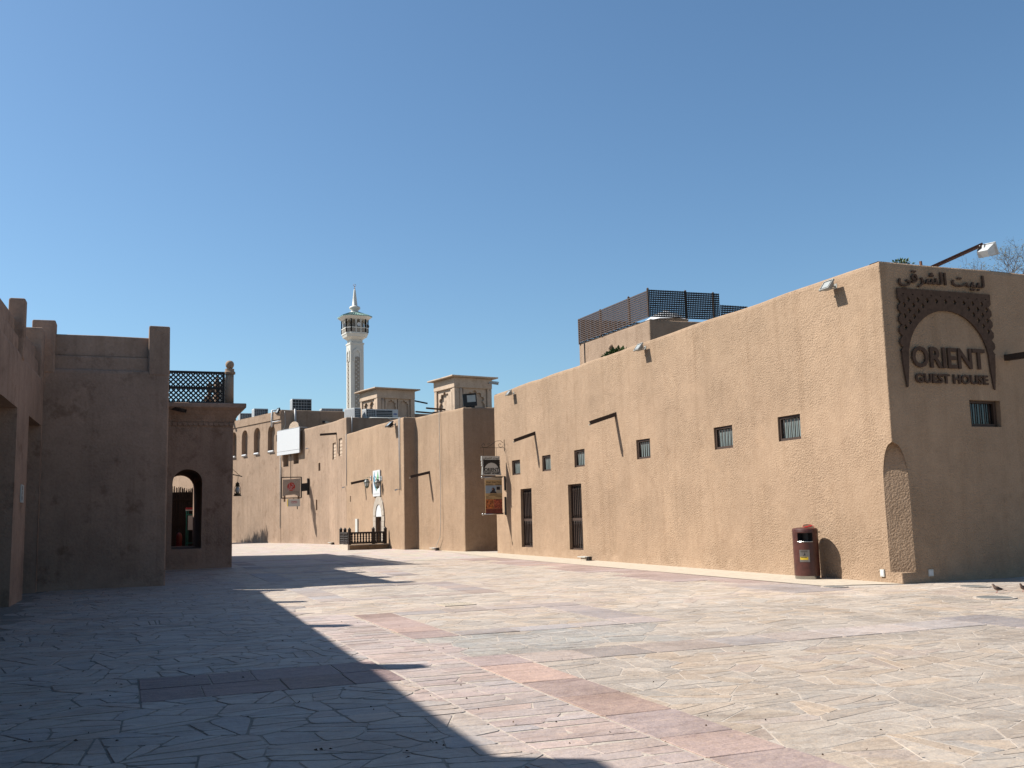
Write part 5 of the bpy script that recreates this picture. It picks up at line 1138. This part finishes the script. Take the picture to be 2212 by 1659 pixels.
for x, y, z in ((3.02, 37.3, 0), (2.85, 38.6, 0)):
    single('finial', MB().lathe([(.07, 5.44), (.06, 6.35), (.10, 6.4), (.10, 6.45), (.05, 6.5), (.09, 6.58), (.05, 6.68), (.01, 6.78)], 10, (x, y, 0)), SMOOTH, ['plaster finial standing just behind the ball topped corner post', 'lower plaster finial behind the lattice beside the corner post'][y > 38], 'finial', (x, y, 5.45), 'plaster finials', True)
# oil lamp on the street side
t = thing('oil_lamp', 'brass oil lamp hanging from an iron arm at the corner of the arched house', 'lantern', (3.55, 34.85, 2.3))
q = Vector((3.53, 34.85, 2.36)); obj('arm', MB().bar((3.33, 34.85, 3.10), (3.68, 34.85, 3.02), .03).tube([(3.35, 34.85, 3.28), (3.6, 34.85, 3.05)], .008, 5).tube([q + Vector((0, 0, .45)), (3.55, 34.85, 3.03)], .008, 5), IRON, t)
BR = flat('aged_brass', (.10, .07, .03), .45, .6); obj('base', MB().lathe([(.13, 0), (.13, .03), (.10, .05), (.10, .09), (.04, .10)], 14, q), BR, t, smooth=False); obj('glass', MB().lathe([(.05, .10), (.085, .17), (.08, .24), (.04, .32)], 12, q), LAMPG, t, smooth=True); obj('top', MB().lathe([(.05, .32), (.07, .34), (.06, .40), (.07, .42), (.02, .47)], 12, q), BR, t)
obj('side_frame', MB().tube([q + Vector((-.1, 0, .05)), q + Vector((-.11, 0, .25)), q + Vector((-.05, 0, .38))], .009, 5).tube([q + Vector((.1, 0, .05)), q + Vector((.11, 0, .25)), q + Vector((.05, 0, .38))], .009, 5), BR, t)
# behind the arch
ih = thing('added_shade_house', 'plain plastered house, added out of view to shade the courtyard', 'building', (-2, 43, 0)); ip = [(-8, 39.3), (-1.4, 39.3), (-1.4, 56), (-8, 56)]  # unseen block added to keep the sun off the courtyard and reed fence
obj('wall', shell(ip, 6.2), SHADE, ih); obj('roof', roof(ip, 5.9), ROOFM, ih)
rf = thing('reed_fence', 'dark reed fence with a ragged top seen through the arched opening', 'fence', (1, 46, 0)); rm_ = MB(); rr = random.Random(9); x = -1.3
while x < 3.3:
    h_ = 3.36 - (x + 1.3) * .10 + rr.uniform(-.07, .09); rm_.bar((x, 46 + rr.uniform(-.02, .02), 0), (x + rr.uniform(-.03, .03), 46 + rr.uniform(-.02, .02), h_), .024, .024); x += .022
obj('reeds', rm_, REED, rf, kind='stuff'); obj('backing', MB().box((-1.3, 46.03, 0), (3.3, 46.06, 2.85)), REED, rf); obj('cross_rail', MB().box((-1.3, 45.93, 1.4), (3.3, 45.97, 1.46)).box((-1.3, 45.93, 2.5), (3.3, 45.97, 2.56)), REED, rf)
t = thing('display_frame', 'green metal display frame with a red top and white panel behind the arch', 'stand', (2.6, 43, 0))
obj('post', MB().box((2.33, 42.97, 0), (2.36, 43.0, 2.02)), GREEN, t); obj('post', MB().box((2.40, 42.97, .2), (2.425, 43.0, 2.02)), GREEN, t); obj('post', MB().box((2.9, 42.97, 0), (2.93, 43.0, 2.02)), GREEN, t)
obj('top_band', MB().box((2.32, 42.95, 2.05), (2.95, 43.02, 2.13)), flat('pink_red', (.6, .05, .07), .5), t); obj('white_trim', MB().box((2.32, 42.95, 2.0), (2.95, 43.02, 2.045)), BOARD, t); obj('cross_bar', MB().box((2.36, 42.96, 1.82), (2.9, 43.0, 1.86)), GREEN, t); obj('panel', MB().box((2.405, 42.94, 1.22), (2.9, 42.96, 1.80)), BOARD, t); obj('cross_bar', MB().box((2.36, 42.97, .68), (2.9, 43.0, .71)), GREEN, t)
t = thing('fire_extinguisher', 'dark red fire extinguisher standing behind the arched opening', 'fire extinguisher', (2.05, 42.5, 0))
obj('cylinder', MB().lathe([(.10, 0), (.115, .05), (.115, .98), (.09, 1.08), (.03, 1.13)], 16, (2.05, 42.5, 0)), flat('dark_red_paint', (.16, .01, .01), .5), t, smooth=True); obj('valve', MB().bar((1.93, 42.5, 1.12), (2.17, 42.5, 1.15), .03).bar((2.05, 42.5, 1.1), (2.05, 42.5, 1.26), .04), BLACK, t)
# unseen far block, placed and shaped so its palm-frond top throws the ragged shadow
fb_ = thing('far_block', 'unseen far block with a ragged frond edge, shaped for the shadow it throws', 'building', (1, 78, 0)); fp = [(-8, 74.8), (2.5, 74.8), (.35, 80.3), (-8, 80.3)]
obj('wall', shell(fp, 8.1), SHADE, fb_); obj('roof', roof(fp, 7.8), ROOFM, fb_); fr_ = MB(); rr = random.Random(5)
for k in range(150): s = k / 150; p = Vector((2.45, 74.85, 8.0)).lerp(Vector((.4, 80.2, 7.7)), s); fr_.bar(p, p + Vector((rr.uniform(-.15, .15), rr.uniform(-.15, .15), .5 + .5 * rr.random() * (1 - s * .6))), .06, .02)
obj('palm_fronds', fr_, REED, fb_, kind='stuff')

# ================================================================== bare tree behind the guest house corner
tt_ = thing('bare_tree', 'thin bare branched tree with sparse dusty leaves behind the guest house roof', 'tree', (24.6, 21.5, 0)); rr = random.Random(21)
br = MB(); lv_ = MB(); trunk = MB().tube([(24.6, 21.5, 0), (24.7, 21.5, 5.2), (24.6, 21.45, 7.3)], [.14, .09, .05], 8)
def grow(p, d, l, r, dep):
    q = p + d * l; mid = p.lerp(q, .5) + Vector((rr.uniform(-1, 1), rr.uniform(-1, 1), rr.uniform(-1, 1))) * l * .08
    br.tube([p, mid, q], [r, r * .85, r * .65], 4, False)
    if dep == 0:
        for _ in range(3):
            if rr.random() < .5:
                c = q + Vector((rr.gauss(0, .06), rr.gauss(0, .06), rr.gauss(0, .06))); e = Vector((rr.gauss(0, 1), rr.gauss(0, 1), rr.gauss(0, 1))).normalized() * .028; g_ = e.orthogonal().normalized() * .014
                lv_.add([c - e, c + g_, c + e, c - g_], [(0, 1, 2, 3)])
        return
    for _ in range(rr.choice([2, 3, 3])):
        nd = (d + Vector((rr.gauss(0, .55), rr.gauss(0, .55), rr.gauss(.05, .4)))).normalized(); grow(q, nd, l * rr.uniform(.62, .88), r * .62, dep - 1)
for a in range(7): grow(Vector((24.35, 21.45, 7.15)), Vector((cos(a * .9) * .9, sin(a * .9) * .5, .4 + .28 * (a % 3))).normalized(), .66, .024, 5)
obj('trunk', trunk, TWIG, tt_); obj('crown', br, TWIG, tt_, kind='stuff'); obj('leaves', lv_, DRYLEAF, tt_, kind='stuff')
